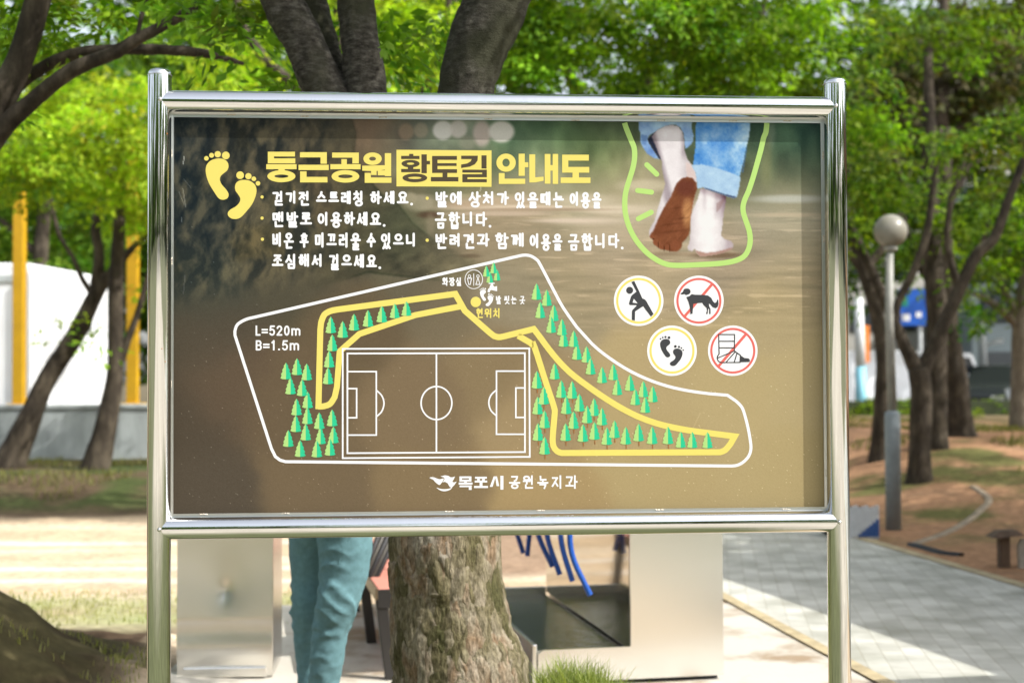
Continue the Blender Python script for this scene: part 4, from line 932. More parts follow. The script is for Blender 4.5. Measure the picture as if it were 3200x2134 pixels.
def plate_fn(seed):
    def fn(q, t, g, r):
        w_ = Vector((q.x, q.y, q.z)) + Vector((noise.noise(q * 9), noise.noise(q * 9 + Vector((5, 1, 2))), noise.noise(q * 7))) * .03
        v = Vector((w_.x * 15 + seed, w_.y * 15, w_.z * 6.5))
        d, pt = noise.voronoi(v)
        crack = min(1, (d[1] - d[0]) * 3.2); lift = noise.cell(pt[0] * 3.7)
        k = max(0, min(1, .55 + 1.5 * noise.noise(q * 3.3 + Vector((seed, 0, 0)))))
        big = noise.fractal(Vector((q.x * 4, q.y * 4, q.z * 2.2 + seed)), .9, 2.1, 4) * .016
        z = (q.z * 9 + lift * 5) % 1
        return big + k * (.010 * lift * crack + .004 * crack - .005) + .003 * noise.noise(Vector((q.x * 70, q.y * 70, q.z * 34))) + .0035 * k * z
    return fn

def tree(name, base, label, limbs, barkm, clumps, leafm, leaf, seed, per=30, spr=.38, seg=12, n=24, amp=.12, rid=0, droop=.25):
    t = thing(name, base, label, 'tree')
    mb = MB()
    for (pts, r, *sn) in limbs:
        s2, n2 = sn if sn else (seg, n)
        mb.tube(catmull(pts, n2), lerpl(r, n2), s2, fn=plate_fn(seed) if sn else trunk_fn(seed, amp, rid=rid))
    obj('trunk', mb, barkm, t, smooth=True)
    if clumps:
        Vv, Q, Cc = leaves(clumps, leaf, seed, per, spr, droop); npobj('crown', Vv, Q, leafm, t, col=Cc)
    return t

def px(*L): return [at(*p) for p in L]
# the tree right behind the board
Y = 5.3
b0 = Vector((-.20, Y, .0))
lim = [([b0 - Vector((-.03, 0, .1)), at(1440, 2134, Y), at(1412, 1990, Y), at(1392, 1830, Y), at(1382, 1660, Y), at(1372, 1300, Y), at(1360, 900, Y), at(1350, 640, Y)], (.34, .258, .232, .212, .205, .20, .205, .17), 260, 380),
       (px((1350, 720, Y), (1180, 470, Y), (1030, 300, Y), (950, 130, Y), (880, 0, Y), (800, -260, Y), (650, -600, 5.6)), (.15, .085, .078, .074, .074, .06, .03)),
       (px((1240, 560, 5.38), (1110, 330, 5.42), (1040, 190, 5.46), (1000, 80, 5.5), (970, -40, 5.52), (940, -300, 5.6)), (.08, .045, .04, .05, .055, .045)),
       (px((1320, 720, Y), (1200, 500, Y), (1150, 330, Y), (1128, 150, 5.3), (1112, 0, 5.3), (1100, -280, 5.2), (1150, -700, 5.0)), (.14, .092, .082, .073, .07, .055, .025)),
       (px((1370, 740, Y), (1430, 480, Y), (1454, 310, Y), (1485, 170, Y), (1548, 20, Y), (1630, -140, Y), (1800, -500, 5.5)), (.17, .118, .102, .110, .122, .085, .03)),
       (px((1485, 170, Y), (1530, 0, 5.32), (1560, -200, 5.4), (1570, -500, 5.6)), (.09, .085, .06, .03))]
cl = [C(760, 90, 5.9, 90, 95, 8), C(880, 240, 6.1, 50, 40, 2), C(1190, 120, 6.0, 50, 110, 6), C(1330, 60, 6.3, 60, 110, 6), C(600, 20, 6.0, 80, 50, 4), C(1240, 200, 6.2, 40, 70, 3),
      ((-1.6, 6.2, 4.1), 1.5, 1.2, .6, 60), ((-.2, 6.0, 4.6), 1.4, 1.2, .7, 60), ((.8, 5.7, 4.3), 1.2, .8, .5, 80), ((-.4, 5.0, 4.2), 1.0, .7, .4, 50), ((1.2, 5.2, 4.4), 1.3, 1.2, .35, 300), ((-2.6, 5.2, 4.4), 1.1, 1.2, .6, 50), ((-.8, 5.0, 5.2), 1.6, 1.2, .7, 60)]
st_ = tree('shade_tree', b0.to_tuple(), 'thick forked tree with flaking bark directly behind the map board', lim, M['bark_limb'], cl, M['leaf_near'], .075, 3, 38, .24, 72, 120, .07, .010, .5)
for ch in st_.children:
    if ch.name.startswith('trunk'):
        me = ch.data; me.materials.append(M['bark_near'])
        for p in me.polygons:
            if p.index < 260 * 379 + 2 and p.center.z < 1.9: p.material_index = 1
sg = MB()
for (a, b, c_, d_) in ((1196, 150, 1190, 186), (1198, 150, 1216, 192), (1206, 130, 1218, 160), (1212, 128, 1236, 166), (1194, 140, 1188, 128), (1204, 160, 1204, 190)):
    A, B = at(a, b, 5.2), at(c_, d_, 5.17 + .03 * rng.random()); s_ = Vector((B.z - A.z, .02, A.x - B.x)).normalized() * .010; m_ = A * .55 + B * .45
    sg.add([A, m_ + s_, B, m_ - s_], [(0, 1, 2, 3)])
sg.tube([at(1182, 150, 5.25), at(1196, 146, 5.2), at(1212, 128, 5.2)], .0015, 6)
obj('sprig', sg, leafmat('sprig_leaf', (.16, .30, .04), (.24, .38, .06), spray=False), st_)
# left near tree: trunk beyond the frame, limbs reaching in
lim = [([Vector((-3.3, 7.0, -.1)), Vector((-3.2, 6.9, .8)), at(-330, 900, 6.7), at(-130, 560, 6.6), at(-10, 330, 6.5), at(62, 190, 6.5), at(118, 0, 6.5), at(180, -300, 6.5)], (.2, .16, .13, .09, .068, .06, .06, .04)),
       (px((-130, 590, 6.6), (0, 412, 6.5), (100, 318, 6.45), (223, 222, 6.4), (357, 166, 6.4), (430, 122, 6.4), (500, 86, 6.4), (640, 0, 6.4), (760, -150, 6.4)), (.06, .047, .038, .034, .032, .029, .025, .019, .012)),
       (px((-60, 420, 6.6), (25, 300, 6.7), (115, 223, 6.7), (217, 175, 6.7), (320, 158, 6.7), (480, 155, 6.7), (640, 168, 6.8), (760, 200, 6.9)), (.042, .034, .03, .029, .028, .026, .021, .010)),
       (px((430, 122, 6.4), (440, 60, 6.4), (470, -40, 6.4)), (.014, .01, .008))]
cl = [C(150, 60, 6.8, 130, 80, 9), C(300, 40, 6.9, 110, 40, 7), C(220, 140, 6.9, 70, 50, 4), C(560, 30, 7.4, 130, 40, 5), C(20, 330, 6.9, 40, 40, 2), C(30, 60, 7.2, 90, 90, 6), ((-3.6, 7, 3.9), 1.3, 1.4, .7, 60), ((-2.2, 7.2, 3.9), 1.3, 1.0, .5, 40), ((-4.4, 5.8, 4.2), 1.2, 1.4, .8, 60)]
tree('leafy_tree', (-3.3, 7.0, 0), 'tree at the left edge whose bare dark limbs arch into the picture', lim, M['bark_dark'], cl, M['leaf_mid'], .07, 5, 36, .24, 24, 60, .10, .004, .5)
# leaning tree before the white wall
gA = ground_at(45, 1462)
Y = gA.y
lim = [([gA - Vector((.15, 0, .15)), at(50, 1400, Y), at(95, 1300, Y), at(150, 1180, Y), at(235, 1050, Y), at(300, 920, Y), at(350, 850, Y), at(425, 765, Y), at(520, 690, Y)], (.26, .19, .15, .13, .115, .10, .075, .04, .02)),
       (px((300, 930, Y), (262, 880, Y), (225, 800, Y), (180, 720, Y), (150, 560, Y)), (.05, .035, .03, .028, .02)),
       (px((300, 920, Y), (310, 800, Y), (300, 700, Y), (340, 560, Y), (380, 420, Y)), (.09, .07, .06, .05, .02)),
       (px((235, 1050, Y), (275, 1035, Y - .2), (290, 1000, Y - .3)), (.02, .014, .008))]
cl = [C(110, 470, Y - 2, 150, 110, 40), C(270, 430, Y - 1.5, 130, 120, 40), C(420, 360, Y - 2, 110, 130, 34), C(60, 590, Y - 1.5, 110, 50, 16), C(250, 575, Y - 1, 120, 60, 22), C(430, 540, Y - 1, 90, 90, 24), C(300, 300, Y, 200, 90, 34), C(20, 330, Y, 120, 120, 26), C(235, 1010, Y - .3, 40, 18, 2), C(300, 1065, Y - .3, 26, 14, 2)]
tree('leaning_tree', gA.to_tuple(), 'dark trunk leaning steeply to the right in front of the white wall', lim, M['bark_dark'], cl, M['leaf_bright'], .095, 7, 44, .42, 16, 50)
gB = ground_at(300, 1466); Y = gB.y
lim = [([gB - Vector((.05, 0, .15)), at(318, 1380, Y), at(345, 1260, Y), at(360, 1150, Y), at(362, 1000, Y), at(365, 850, Y), at(372, 700, Y), at(380, 520, Y)], (.21, .15, .125, .11, .10, .095, .085, .04)),
       (px((362, 1160, Y), (400, 1060, Y), (430, 980, Y), (465, 860, Y), (520, 700, Y)), (.07, .05, .042, .035, .02))]
cl = [C(470, 640, Y, 110, 90, 26), C(560, 480, Y, 130, 150, 34), C(390, 680, Y + 1, 110, 60, 16), C(700, 380, Y, 150, 120, 36), C(900, 520, Y, 200, 150, 50), C(1150, 560, Y - .5, 180, 130, 40), C(1020, 440, Y, 260, 100, 44), C(700, 470, 22, 130, 80, 20), C(610, 570, 21.6, 70, 60, 8), C(800, 620, 20.5, 90, 90, 10), C(480, 900, Y + 1, 30, 60, 3)]  # clumps hidden behind the board are added to shade the walls
tree('straight_tree', gB.to_tuple(), 'second dark trunk forking low between the white wall and the yellow post', lim, M['bark_dark'], cl, M['leaf_bright'], .095, 9, 44, .42, 16, 50)
# trees beyond the wall on the left
for i, (p, Yd, lab) in enumerate(((120, 27, 'green tree rising behind the white wall at the far left'), (620, 30, 'green tree behind the right hand yellow post'))):
    b = Vector(((p - CX) / F * Yd, Yd, 0))
    cl = [C(p - 200, 700, Yd, 190, 130, 50), C(p + 120, 680, Yd + 1, 200, 150, 50), C(p, 420, Yd, 260, 170, 70), C(p, 180, Yd, 300, 160, 70), C(p + 40, 850, Yd + 1, 220, 60, 30), C(p - 60, 560, Yd, 200, 120, 50)]
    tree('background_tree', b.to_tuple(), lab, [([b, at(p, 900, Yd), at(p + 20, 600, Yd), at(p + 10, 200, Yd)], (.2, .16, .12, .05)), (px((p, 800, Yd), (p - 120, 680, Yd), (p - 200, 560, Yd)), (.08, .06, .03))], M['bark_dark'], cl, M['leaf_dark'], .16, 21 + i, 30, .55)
# centre trees, their trunks hidden by the board
for i, (p, Yd, cl, lm, lab) in enumerate((
        (1220, 13.5, [C(700, 230, 13, 140, 90, 22), C(860, 200, 14, 160, 120, 20), C(1250, 100, 13, 120, 140, 26), C(1330, 240, 14, 120, 90, 18), C(1050, 260, 14, 140, 70, 12), C(1000, 0, 14, 300, 120, 36), C(1400, 60, 13.5, 110, 90, 12)], 'leaf_bright', 'sunlit yellow green tree showing between the limbs behind the board'),
        (1900, 14.0, [C(1700, 120, 13, 130, 150, 34), C(1640, 270, 13, 110, 60, 14), C(1900, 150, 13.5, 160, 130, 38), C(2120, 90, 13, 180, 110, 40), C(2300, 220, 13.5, 170, 120, 38), C(2080, 270, 14, 180, 70, 24), C(2480, 120, 14, 160, 120, 34), C(1850, -40, 13, 260, 120, 40), C(2350, -20, 13, 300, 110, 46), C(2500, 290, 14.2, 120, 90, 20)], 'leaf_mid', 'broad green tree filling the view above the right half of the board'))):
    b = Vector(((p - CX) / F * Yd, Yd, 0))
    L_ = [([b, at(p, 1300, Yd), at(p + 15, 900, Yd), at(p + 5, 500, Yd)], (.2, .17, .15, .12))] + [(px((p + 5, 520, Yd), (p + dx * .5, 340, Yd), (p + dx, 150, Yd), (p + dx * 1.2, -80, Yd)), (.10, .07, .05, .02)) for dx in (-420, -150, 160, 430)]
    tree('spreading_tree', b.to_tuple(), lab, L_, M['bark_dark'], cl, M[lm], .09, 31 + i, 52, .40)
# right hand trees
g1 = ground_at(2875, 1504); Y = g1.y
lim = [([g1 - Vector((0, 0, .15)), at(2874, 1480, Y), at(2876, 1380, Y), at(2880, 1250, Y), at(2872, 1150, Y)], (.19, .14, .12, .125, .13)),
       (px((2872, 1170, Y), (2835, 1095, Y), (2806, 1030, Y), (2760, 930, Y), (2722, 840, Y), (2665, 723, Y), (2630, 600, Y)), (.11, .08, .065, .06, .055, .05, .03)),
       (px((2800, 1000, Y), (2806, 947, Y), (2850, 857, Y), (2893, 742, Y), (2915, 600, Y), (2940, 400, Y)), (.05, .045, .05, .045, .04, .02)),
       (px((2876, 1170, Y), (2907, 1106, Y), (2955, 1000, Y), (2997, 908, Y), (3050, 800, Y), (3108, 742, Y), (3150, 628, Y), (3188, 530, Y), (3240, 380, Y)), (.11, .085, .075, .075, .07, .06, .055, .05, .03)),
       (px((2997, 908, Y), (2960, 760, Y), (2975, 620, Y), (3020, 480, Y)), (.05, .04, .035, .02))]
cl = [C(2720, 540, Y - 1, 110, 90, 26), C(2850, 600, Y + 1, 120, 60, 16), C(3030, 470, Y - 1, 130, 60, 18), C(3150, 400, Y - 1, 90, 50, 10), C(2680, 700, Y, 60, 70, 9), C(3120, 640, Y + 1, 90, 60, 12), C(2950, 700, Y + 1.5, 90, 60, 10), C(2720, 360, Y, 90, 80, 14), C(2680, 200, Y - 2, 110, 110, 18), C(3060, 860, Y + 1, 90, 50, 6), C(2900, 440, Y, 60, 40, 6)]
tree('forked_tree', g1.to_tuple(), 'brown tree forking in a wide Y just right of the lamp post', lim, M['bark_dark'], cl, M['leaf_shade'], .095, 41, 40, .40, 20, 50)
for i, (bp, pts, rr, bm, cl, lab) in enumerate((
        ((2748, 1436), ((2752, 1380), (2756, 1250), (2762, 1120), (2740, 980), (2700, 850), (2665, 700), (2650, 500)), (.17, .12, .10, .095, .09, .08, .07, .03), 'bark_dark', [(2660, 430, 140, 120, 18), (2600, 300, 130, 100, 18)], 'slim dark tree half hidden behind the lamp post'),
        ((2922, 1400), ((2922, 1340), (2925, 1200), (2930, 1000), (2918, 850), (2912, 700), (2905, 450), (2900, 150)), (.20, .15, .14, .13, .125, .12, .10, .05), 'bark_dark', [(2800, 90, 200, 80, 22), (3000, 60, 200, 60, 16)], 'dark straight trunk standing right behind the forked tree'),
        ((3000, 1362), ((2996, 1330), (2985, 1200), (2968, 1060), (2958, 950), (2950, 700), (2960, 400)), (.28, .2, .17, .15, .14, .12, .06), 'bark_dark', [(3050, 120, 150, 60, 14), (3130, 720, 90, 70, 12), (2850, 780, 120, 60, 14), (2720, 820, 80, 60, 10), (3020, 960, 60, 50, 6)], 'dark curved trunk by the hedge in front of the parked cars'),
        ((3190, 1340), ((3188, 1290), (3188, 1150), (3192, 1020), (3200, 900), (3230, 700), (3240, 400)), (.2, .15, .13, .13, .10, .08, .05), 'bark_pale', [(3080, 850, 110, 60, 12), (3180, 760, 100, 80, 12), (3100, 980, 70, 50, 6), (3190, 560, 100, 90, 12), (3060, 760, 90, 60, 12), (3200, 900, 60, 60, 8)], 'pale barked tree at the right edge of the picture'))):
    gp = ground_at(*bp); Yd = gp.y
    L_ = [([gp - Vector((0, 0, .1))] + [at(a, b, Yd) for a, b in pts], rr)]
    if i == 3: L_ += [(px((3192, 1030, Yd), (3150, 985, Yd), (3090, 940, Yd), (3020, 905, Yd)), (.08, .07, .05, .02)), (px((3190, 1020, Yd), (3165, 960, Yd), (3140, 905, Yd), (3120, 840, Yd)), (.07, .06, .05, .02))]
    else: L_ += [(px((pts[-3][0], pts[-3][1], Yd), (pts[-3][0] + sx * 90, pts[-3][1] - 130, Yd), (pts[-3][0] + sx * 150, pts[-3][1] - 330, Yd)), (.06, .045, .02)) for sx in (-1, 1)]
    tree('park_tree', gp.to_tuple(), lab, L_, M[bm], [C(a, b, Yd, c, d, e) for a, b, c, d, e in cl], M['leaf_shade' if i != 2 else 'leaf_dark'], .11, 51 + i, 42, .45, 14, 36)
# brown pine far right
b = Vector((10.2, 34, 0))
tree('pine_tree', b.to_tuple(), 'tall brown tinged pine in the upper right background', [([b, at(2930, 900, 34), at(2940, 300, 34), at(2950, -50, 34)], (.3, .25, .2, .1))] + [(px((2940, yy, 34), (2940 + sx * 130, yy - 60, 34), (2940 + sx * 260, yy - 70, 34)), (.09, .06, .02)) for yy in (560, 430, 300, 170) for sx in (-1, 1)],
     M['bark_dark'], [C(2740, 260, 34, 130, 120, 34), C(2900, 330, 34, 170, 140, 50), C(3080, 280, 34, 160, 130, 46), C(3200, 200, 34, 110, 140, 30), C(3100, 0, 36, 240, 90, 40), C(3190, 420, 36, 90, 80, 16), C(2960, 130, 34, 220, 100, 40), C(3100, 480, 35, 160, 90, 24)], M['leaf_brown'], .2, 61, 26, .6)
# trees beside and behind the viewpoint, seen only as shade and reflections
def generic(name, base, h, seed, lm, label, r=1.0, ns=60):
    rs = random.Random(seed); b = Vector(base)
    L_ = [([b - Vector((0, 0, .1)), b + Vector((.1, 0, h * .3)), b + Vector((0, .1, h * .55)), b + Vector((.1, 0, h * .9))], (.2, .16, .12, .04))]
    cl = []
    for k in range(9):
        a = k * 2.4; q = b + Vector((math.cos(a) * h * .26 * r, math.sin(a) * h * .26 * r, h * (.5 + .45 * ((k * .37) % 1))))
        L_.append(([b + Vector((.05, .05, h * .35)), b * .5 + q * .5 + Vector((0, 0, h * .02)), q], (.08, .05, .02)))
        cl.append((tuple(q), h * .2 * r, h * .2 * r, h * .13, ns))
    return tree(name, tuple(b), label, L_, M['bark_dark'], cl, M[lm], .13, seed, 30, .5, 10, 14)
SHADE = ((10.0, 8.2, 6.8, 71, 'leaf_mid'), (8.4, 10.6, 6.6, 73, 'leaf_mid'))
for x, y, h, s_, lm in SHADE: generic('shade_giving_tree', (x, y, 0), h, s_, lm, 'leafy tree standing right of the path outside the picture, %s' % ('nearer one' if s_ == 71 else 'farther one'), 1.0, 90)
for x, y, h, s_, lab in ((10.6, 11.5, 8, 75, 'leafy tree right of the bank outside the picture, nearest'), (11.6, 16.0, 9, 77, 'leafy tree right of the bank outside the picture, middle one'), (12.6, 21.0, 9, 79, 'leafy tree right of the bank outside the picture, farthest'), (-6.5, -7, 8, 81, 'leafy tree behind the viewpoint on the left'), (-1.0, -11, 9, 83, 'leafy tree behind the viewpoint in the middle'), (4.2, -9, 7, 85, 'leafy tree behind the viewpoint on the right')):
    generic('shade_giving_tree', (x, y, 0), h, s_, 'leaf_dark', lab, 1.1, 40)
# far wood
rs = np.random.RandomState(91); cl = []
for k in range(400):
    x = rs.uniform(-34, 34); y = rs.uniform(40, 62); z = rs.uniform(1.5, 19)
    if x > 9 and z < 5.5: continue
    cl.append(((x, y, z), rs.uniform(2.2, 3.8), 2.2, rs.uniform(1.4, 2.4), 44))
for k in range(150):
    a = rs.uniform(-2.2, 2.2) - math.pi / 2; r_ = rs.uniform(15, 24); z = rs.uniform(.6, 6.5)
    cl.append(((r_ * math.cos(a) * 1.1, r_ * math.sin(a) * .9 + 2, z), 2.2, 1.6, 1.3, 40))
Vv, Q, Cc = leaves(cl, .40, 92, 26, .8); o = npobj('far_wood', Vv, Q, M['leaf_dark'], col=Cc); tagp(o, kind='stuff')

# ------------------------------------------------------------------ grass
M['grass'] = leafmat('grass_blade', (.13, .18, .045), (.34, .37, .14), .4, spray=False)
M['grass_dry'] = leafmat('dry_grass_blade', (.20, .21, .08), (.36, .34, .16), .4, spray=False)
def blades(name, pos, hgt, wd, mat_, seed):
    rs = np.random.RandomState(seed); n = len(pos)
    p = np.array(pos); a = rs.uniform(0, 6.283, n); l = rs.uniform(.1, .75, n); h = hgt * rs.uniform(.45, 1.15, n)
    dx, dy = np.cos(a) * l * h, np.sin(a) * l * h; sx, sy = -np.sin(a) * wd, np.cos(a) * wd
    z = np.zeros(n); S_ = np.stack([sx, sy, z], -1)
    m_ = p + np.stack([dx * .3, dy * .3, h * .6], -1); t_ = p + np.stack([dx, dy, h * .95], -1)
    Vv = np.stack([p - S_, p + S_, m_ + S_ * .8, m_ - S_ * .8, t_ + S_ * .1, t_ - S_ * .1], 1).reshape(-1, 3)
    i = np.arange(n)[:, None] * 6
    Q = np.concatenate([i + np.array([0, 1, 2, 3]), i + np.array([3, 2, 4, 5])])
    o = npobj(name, Vv, Q, mat_); o['kind'] = 'stuff'; return o
rs = np.random.RandomState(12); pos = []
while len(pos) < 2600:
    x, y = rs.normal(.24, .15), rs.normal(5.32, .20)
    if x < .06 + rs.uniform(0, .05) and y < 5.5: continue
    pos.append((x, y, gz(x, y) - .01))
for k in range(90):
    x, y = rs.normal(-.5, .05), rs.normal(5.12, .05); pos.append((x, y, gz(x, y) + .16))
blades('tall_grass', pos, .16, .0024, M['grass'], 13)
pos = []
while len(pos) < 1800:
    x, y = rs.uniform(-3.9, -1.1), rs.uniform(8.5, 9.8)
    if noise.noise(Vector((x * 1.3, y * 1.3, 3))) < -.25: continue
    pos.append((x, y, gz(x, y)))
for k in range(2600):
    x, y = rs.uniform(-3.4, -1.75), rs.uniform(5.9, 8)
    if noise.noise(Vector((x * 2, y * 2, 9))) > .05: pos.append((x, y, gz(x, y)))
blades('short_grass', pos, .045, .003, M['grass_dry'], 14)
pos = []
while len(pos) < 6000:
    x, y = rs.uniform(2.6, 9), rs.uniform(15.5, 27)
    if x < xl(y) + 2.3 or noise.noise(Vector((x * .8, y * .5, 5))) < .12: continue
    pos.append((x, y, gz(x, y)))
while len(pos) < 11000:
    x, y = rs.uniform(-9, -2), rs.uniform(15.4, 20)
    if noise.noise(Vector((x * .8, y * .8, 15))) < -.05: continue
    pos.append((x, y, gz(x, y)))
blades('bank_grass', pos, .09, .006, leafmat('bank_grass_blade', (.08, .09, .03), (.22, .21, .08), .35, spray=False), 15)

# ------------------------------------------------------------------ walls, posts, lamp
M['white_wall'] = mat('white_painted_wall', (.78, .79, .80), .7, var=.10, vscale=4, stretch=(1, 1, .2), bump=.1)
M['grey_wall'] = mat('pale_concrete_wall', (.38, .41, .405), .8, var=.2, vscale=5, stretch=(1, 1, .25), bump=.2)
M['yellow_paint'] = mat('yellow_paint', (.50, .28, .006), .45, var=.1, vscale=6)
YW = 20.4
def X_at(px_, Y): return (px_ - CX) / F * Y
mb = MB(); mb.box((X_at(-500, YW) / 2 + X_at(900, YW) / 2, YW + .15, .5), X_at(900, YW) - X_at(-500, YW), .3, 1.0)
lw = thing('low_wall', ((X_at(-500, YW) + X_at(900, YW)) / 2, YW, 0), 'long low grey concrete wall dappled with shade behind the leaning trees', 'wall')
obj('wall_body', mb, M['grey_wall'], lw)
mb = MB(); mb.box((X_at(-500, YW) / 2 + X_at(900, YW) / 2, YW + .15, 1.03), X_at(900, YW) - X_at(-500, YW) + .06, .36, .06); obj('coping', mb, M['grey_wall'], lw, bevel=.01)
uw = thing('white_block', (-9, 22, 0), 'white painted concrete block building behind the low grey wall', 'building')
mb = MB(); H_ = 3.22; P = [(-13, 22), (-7.47, 22), (-7.25, 25.5), (-7.4, 25.75), (-13, 26.0)]; n = 5
mb.add([(x, y, 0) for x, y in P] + [(x, y, H_) for x, y in P], [tuple(range(n))[::-1], tuple(range(n, 2 * n))] + [(i, (i + 1) % n, n + (i + 1) % n, n + i) for i in range(n)])
obj('block_body', mb, M['white_wall'], uw, bevel=.03)
mb = MB(); mb.box((-10.2, 21.985, 2.98), 5.3, .03, .10); obj('front_band', mb, M['grey_wall'], uw)
for p, zt, lab in ((60, 4.2, 'left yellow painted post in shade on the low wall'), (415, 5.0, 'right yellow painted post in sun beside the forking trunk')):
    Yp = 21.1; x = X_at(p, Yp); t = thing('yellow_post', (x, Yp, 0), lab, 'post', 'yellow posts along the wall')
    mb = MB(); mb.box((x, Yp, zt / 2), .16, .16, zt); obj('shaft', mb, M['yellow_paint'], t, bevel=.012)
    mb = MB(); mb.box((x + .02, Yp, 1.02), .34, .30, .09); obj('base_plate', mb, M['yellow_paint'], t, bevel=.01)
# lamp
M['globe'] = mat('dirty_acrylic_globe', (.25, .235, .19), .35, spec=.4, var=.15, vscale=5)
M['lamp_pole'] = mat('pale_lamp_pole', (.30, .295, .26), .5, var=.12, vscale=12)
M['lamp_base'] = mat('blue_grey_lamp_base', (.25, .29, .31), .5, var=.1, vscale=12)
lb = ground_at(2792, 1655); YL_ = lb.y
k = YL_ / F
def zpx(py): return at(2790, py, YL_).z
lamp = thing('lamp_post', lb.to_tuple(), 'round globe lamp on a slim pale pole with thicker blue grey base', 'lamp post')
mb = MB(); mb.lathe((lb.x, YL_, 0), [(24 * k, lb.z - .1), (24 * k, zpx(1300)), (22 * k, zpx(1288)), (15 * k, zpx(1284))], 24); obj('pole_base', mb, M['lamp_base'], lamp, smooth=True)
mb = MB(); mb.tube([(lb.x, YL_, zpx(1290)), at(2779, 1000, YL_), at(2780, 790, YL_)], (14.5 * k, 13 * k, 11.5 * k), 20); obj('pole', mb, M['lamp_pole'], lamp, smooth=True)
gc = at(2783, 722, YL_)
mb = MB(); mb.lathe(gc, [(.02, -52 * k)] + [(52 * k * math.cos(a), 52 * k * math.sin(a)) for a in np.linspace(-1.35, 1.5, 18)] + [(.003, 52 * k)], 28); obj('globe', mb, M['globe'], lamp, smooth=True)
mb = MB(); mb.lathe(gc, [(15 * k, -64 * k), (20 * k, -60 * k), (22 * k, -49 * k), (14 * k, -47 * k)], 20); obj('globe_collar', mb, M['lamp_pole'], lamp, smooth=True)
# striped planter
M['white_slat'] = mat('white_slat', (.66, .68, .70), .6, var=.1, vscale=20); M['blue_slat'] = mat('blue_slat', (.03, .10, .32), .5)
pb = ground_at(2690, 1684); pl = thing('picket_planter', pb.to_tuple(), 'low white picket planter with a stepped blue corner beside the path', 'planter')
x0p, x1p = pb.x - .28, X_at(2742, pb.y); ws_ = (x1p - x0p) / 14
mb = MB(); mb.box(((x0p + x1p) / 2, pb.y + .19, pb.z + .14), x1p - x0p - .03, .30, .24); obj('soil_box', mb, M['ground'], pl)
for i in range(14):
    h_ = .29 + .012 * math.sin(i * 2.1); xx = x0p + ws_ * (i + .5)
    mb = MB(); mb.box((xx, pb.y, pb.z + h_ / 2), ws_ * .86, .018, h_); obj('picket', mb, M['white_slat'], pl, bevel=.003)
    bl = max(0, (i - 7) * .026)
    if bl:
        mb = MB(); mb.box((xx, pb.y - .0105, pb.z + bl / 2 + .02), ws_ * .86, .003, bl); obj('blue_step', mb, M['blue_slat'], pl)
# stub post and slab at the right edge
sp = ground_at(3145, 1772); t = thing('stub_post', sp.to_tuple(), 'short brown wooden post with a flat overhanging cap near the right edge', 'post')
M['old_wood'] = mat('weathered_wood', (.13, .085, .055), .85, var=.3, vscale=10, stretch=(1, 1, .2), bump=.4)
mb = MB(); mb.box((sp.x - .02, sp.y, sp.z + .11), .08, .08, .26); obj('shaft', mb, M['old_wood'], t, bevel=.006)
mb = MB(); q = sp + Vector((-.01, 0, .25)); mb.add([q + Vector(v) for v in ((-.12, -.1, -.02), (.12, -.1, 0), (.12, .1, 0), (-.12, .1, -.02), (-.06, -.06, .03), (.08, -.06, .035), (.08, .06, .035), (-.06, .06, .03))], [(3, 2, 1, 0), (4, 5, 6, 7), (0, 1, 5, 4), (1, 2, 6, 5), (2, 3, 7, 6), (3, 0, 4, 7)]); obj('cap', mb, M['old_wood'], t)
t = thing('stone_slab', (sp.x + .13, sp.y - .02, sp.z), 'upright grey stone slab leaning beside the stub post', 'stone')
mb = MB(); q = sp + Vector((.125, -.05, 0)); mb.add([q + Vector(v) for v in ((-.05, -.02, -.05), (.07, -.02, -.05), (.07, -.01, .15), (.04, 0, .21), (-.02, 0, .22), (-.05, -.01, .17))] + [q + Vector(v) for v in ((-.05, .03, -.05), (.07, .03, -.05), (.07, .04, .15), (.04, .05, .21), (-.02, .05, .22), (-.05, .04, .17))],
    [(0, 1, 2, 3, 4, 5), (11, 10, 9, 8, 7, 6)] + [((i + 1) % 6, i, 6 + i, 6 + (i + 1) % 6) for i in range(6)]); obj('slab', mb, M['stone'], t, bevel=.008)

# ------------------------------------------------------------------ foot washing station
A1 = Vector((-.194, .981, 0)); A2 = Vector((.981, .194, 0))           # along the trough, across it
FC = Vector((X_at(1964, 6.86), 6.86, 0))                                # front inner corner
ws = thing('foot_wash_trough', (FC + A2 * .1 + A1 * .5).to_tuple(), 'stainless steel foot washing unit with a tall right hand body and open trough', 'washing station')
def qbox(mb, u0, u1, v0, v1, z0, z1):
    c = FC + A2 * ((u0 + u1) / 2) + A1 * ((v0 + v1) / 2) + EZ * ((z0 + z1) / 2); mb.box(c, u1 - u0, v1 - v0, z1 - z0, (A2, A1, EZ))
mb = MB(); qbox(mb, .012, .464, .008, 1.86, .03, 1.218); obj('tall_body', mb, M['cabinet'], ws, bevel=.012)
mb = MB(); qbox(mb, 0, .010, .016, 1.85, .17, 1.2); obj('inner_wall', mb, M['mirror'], ws)
mb = MB(); LP = [(-.455, .03), (.466, .03), (.466, 1.22), (0, 1.22), (0, .185), (-.43, .185), (-.455, .165)]; n = len(LP)
mb.add([FC + A2 * u + A1 * v + EZ * z for v in (-.012, .006) for u, z in LP], [tuple(range(n)), tuple(range(2 * n - 1, n - 1, -1))] + [((i + 1) % n, i, n + i, n + (i + 1) % n) for i in range(n)])
obj('front_panel', mb, M['cabinet'], ws, tri=True)
mb = MB(); qbox(mb, -.455, .0, .008, .03, .10, .18); obj('front_lip', mb, M['cabinet'], ws)
mb = MB(); qbox(mb, -.455, .0, .032, 1.85, .10, .15); obj('trough_floor', mb, M['basin'], ws)
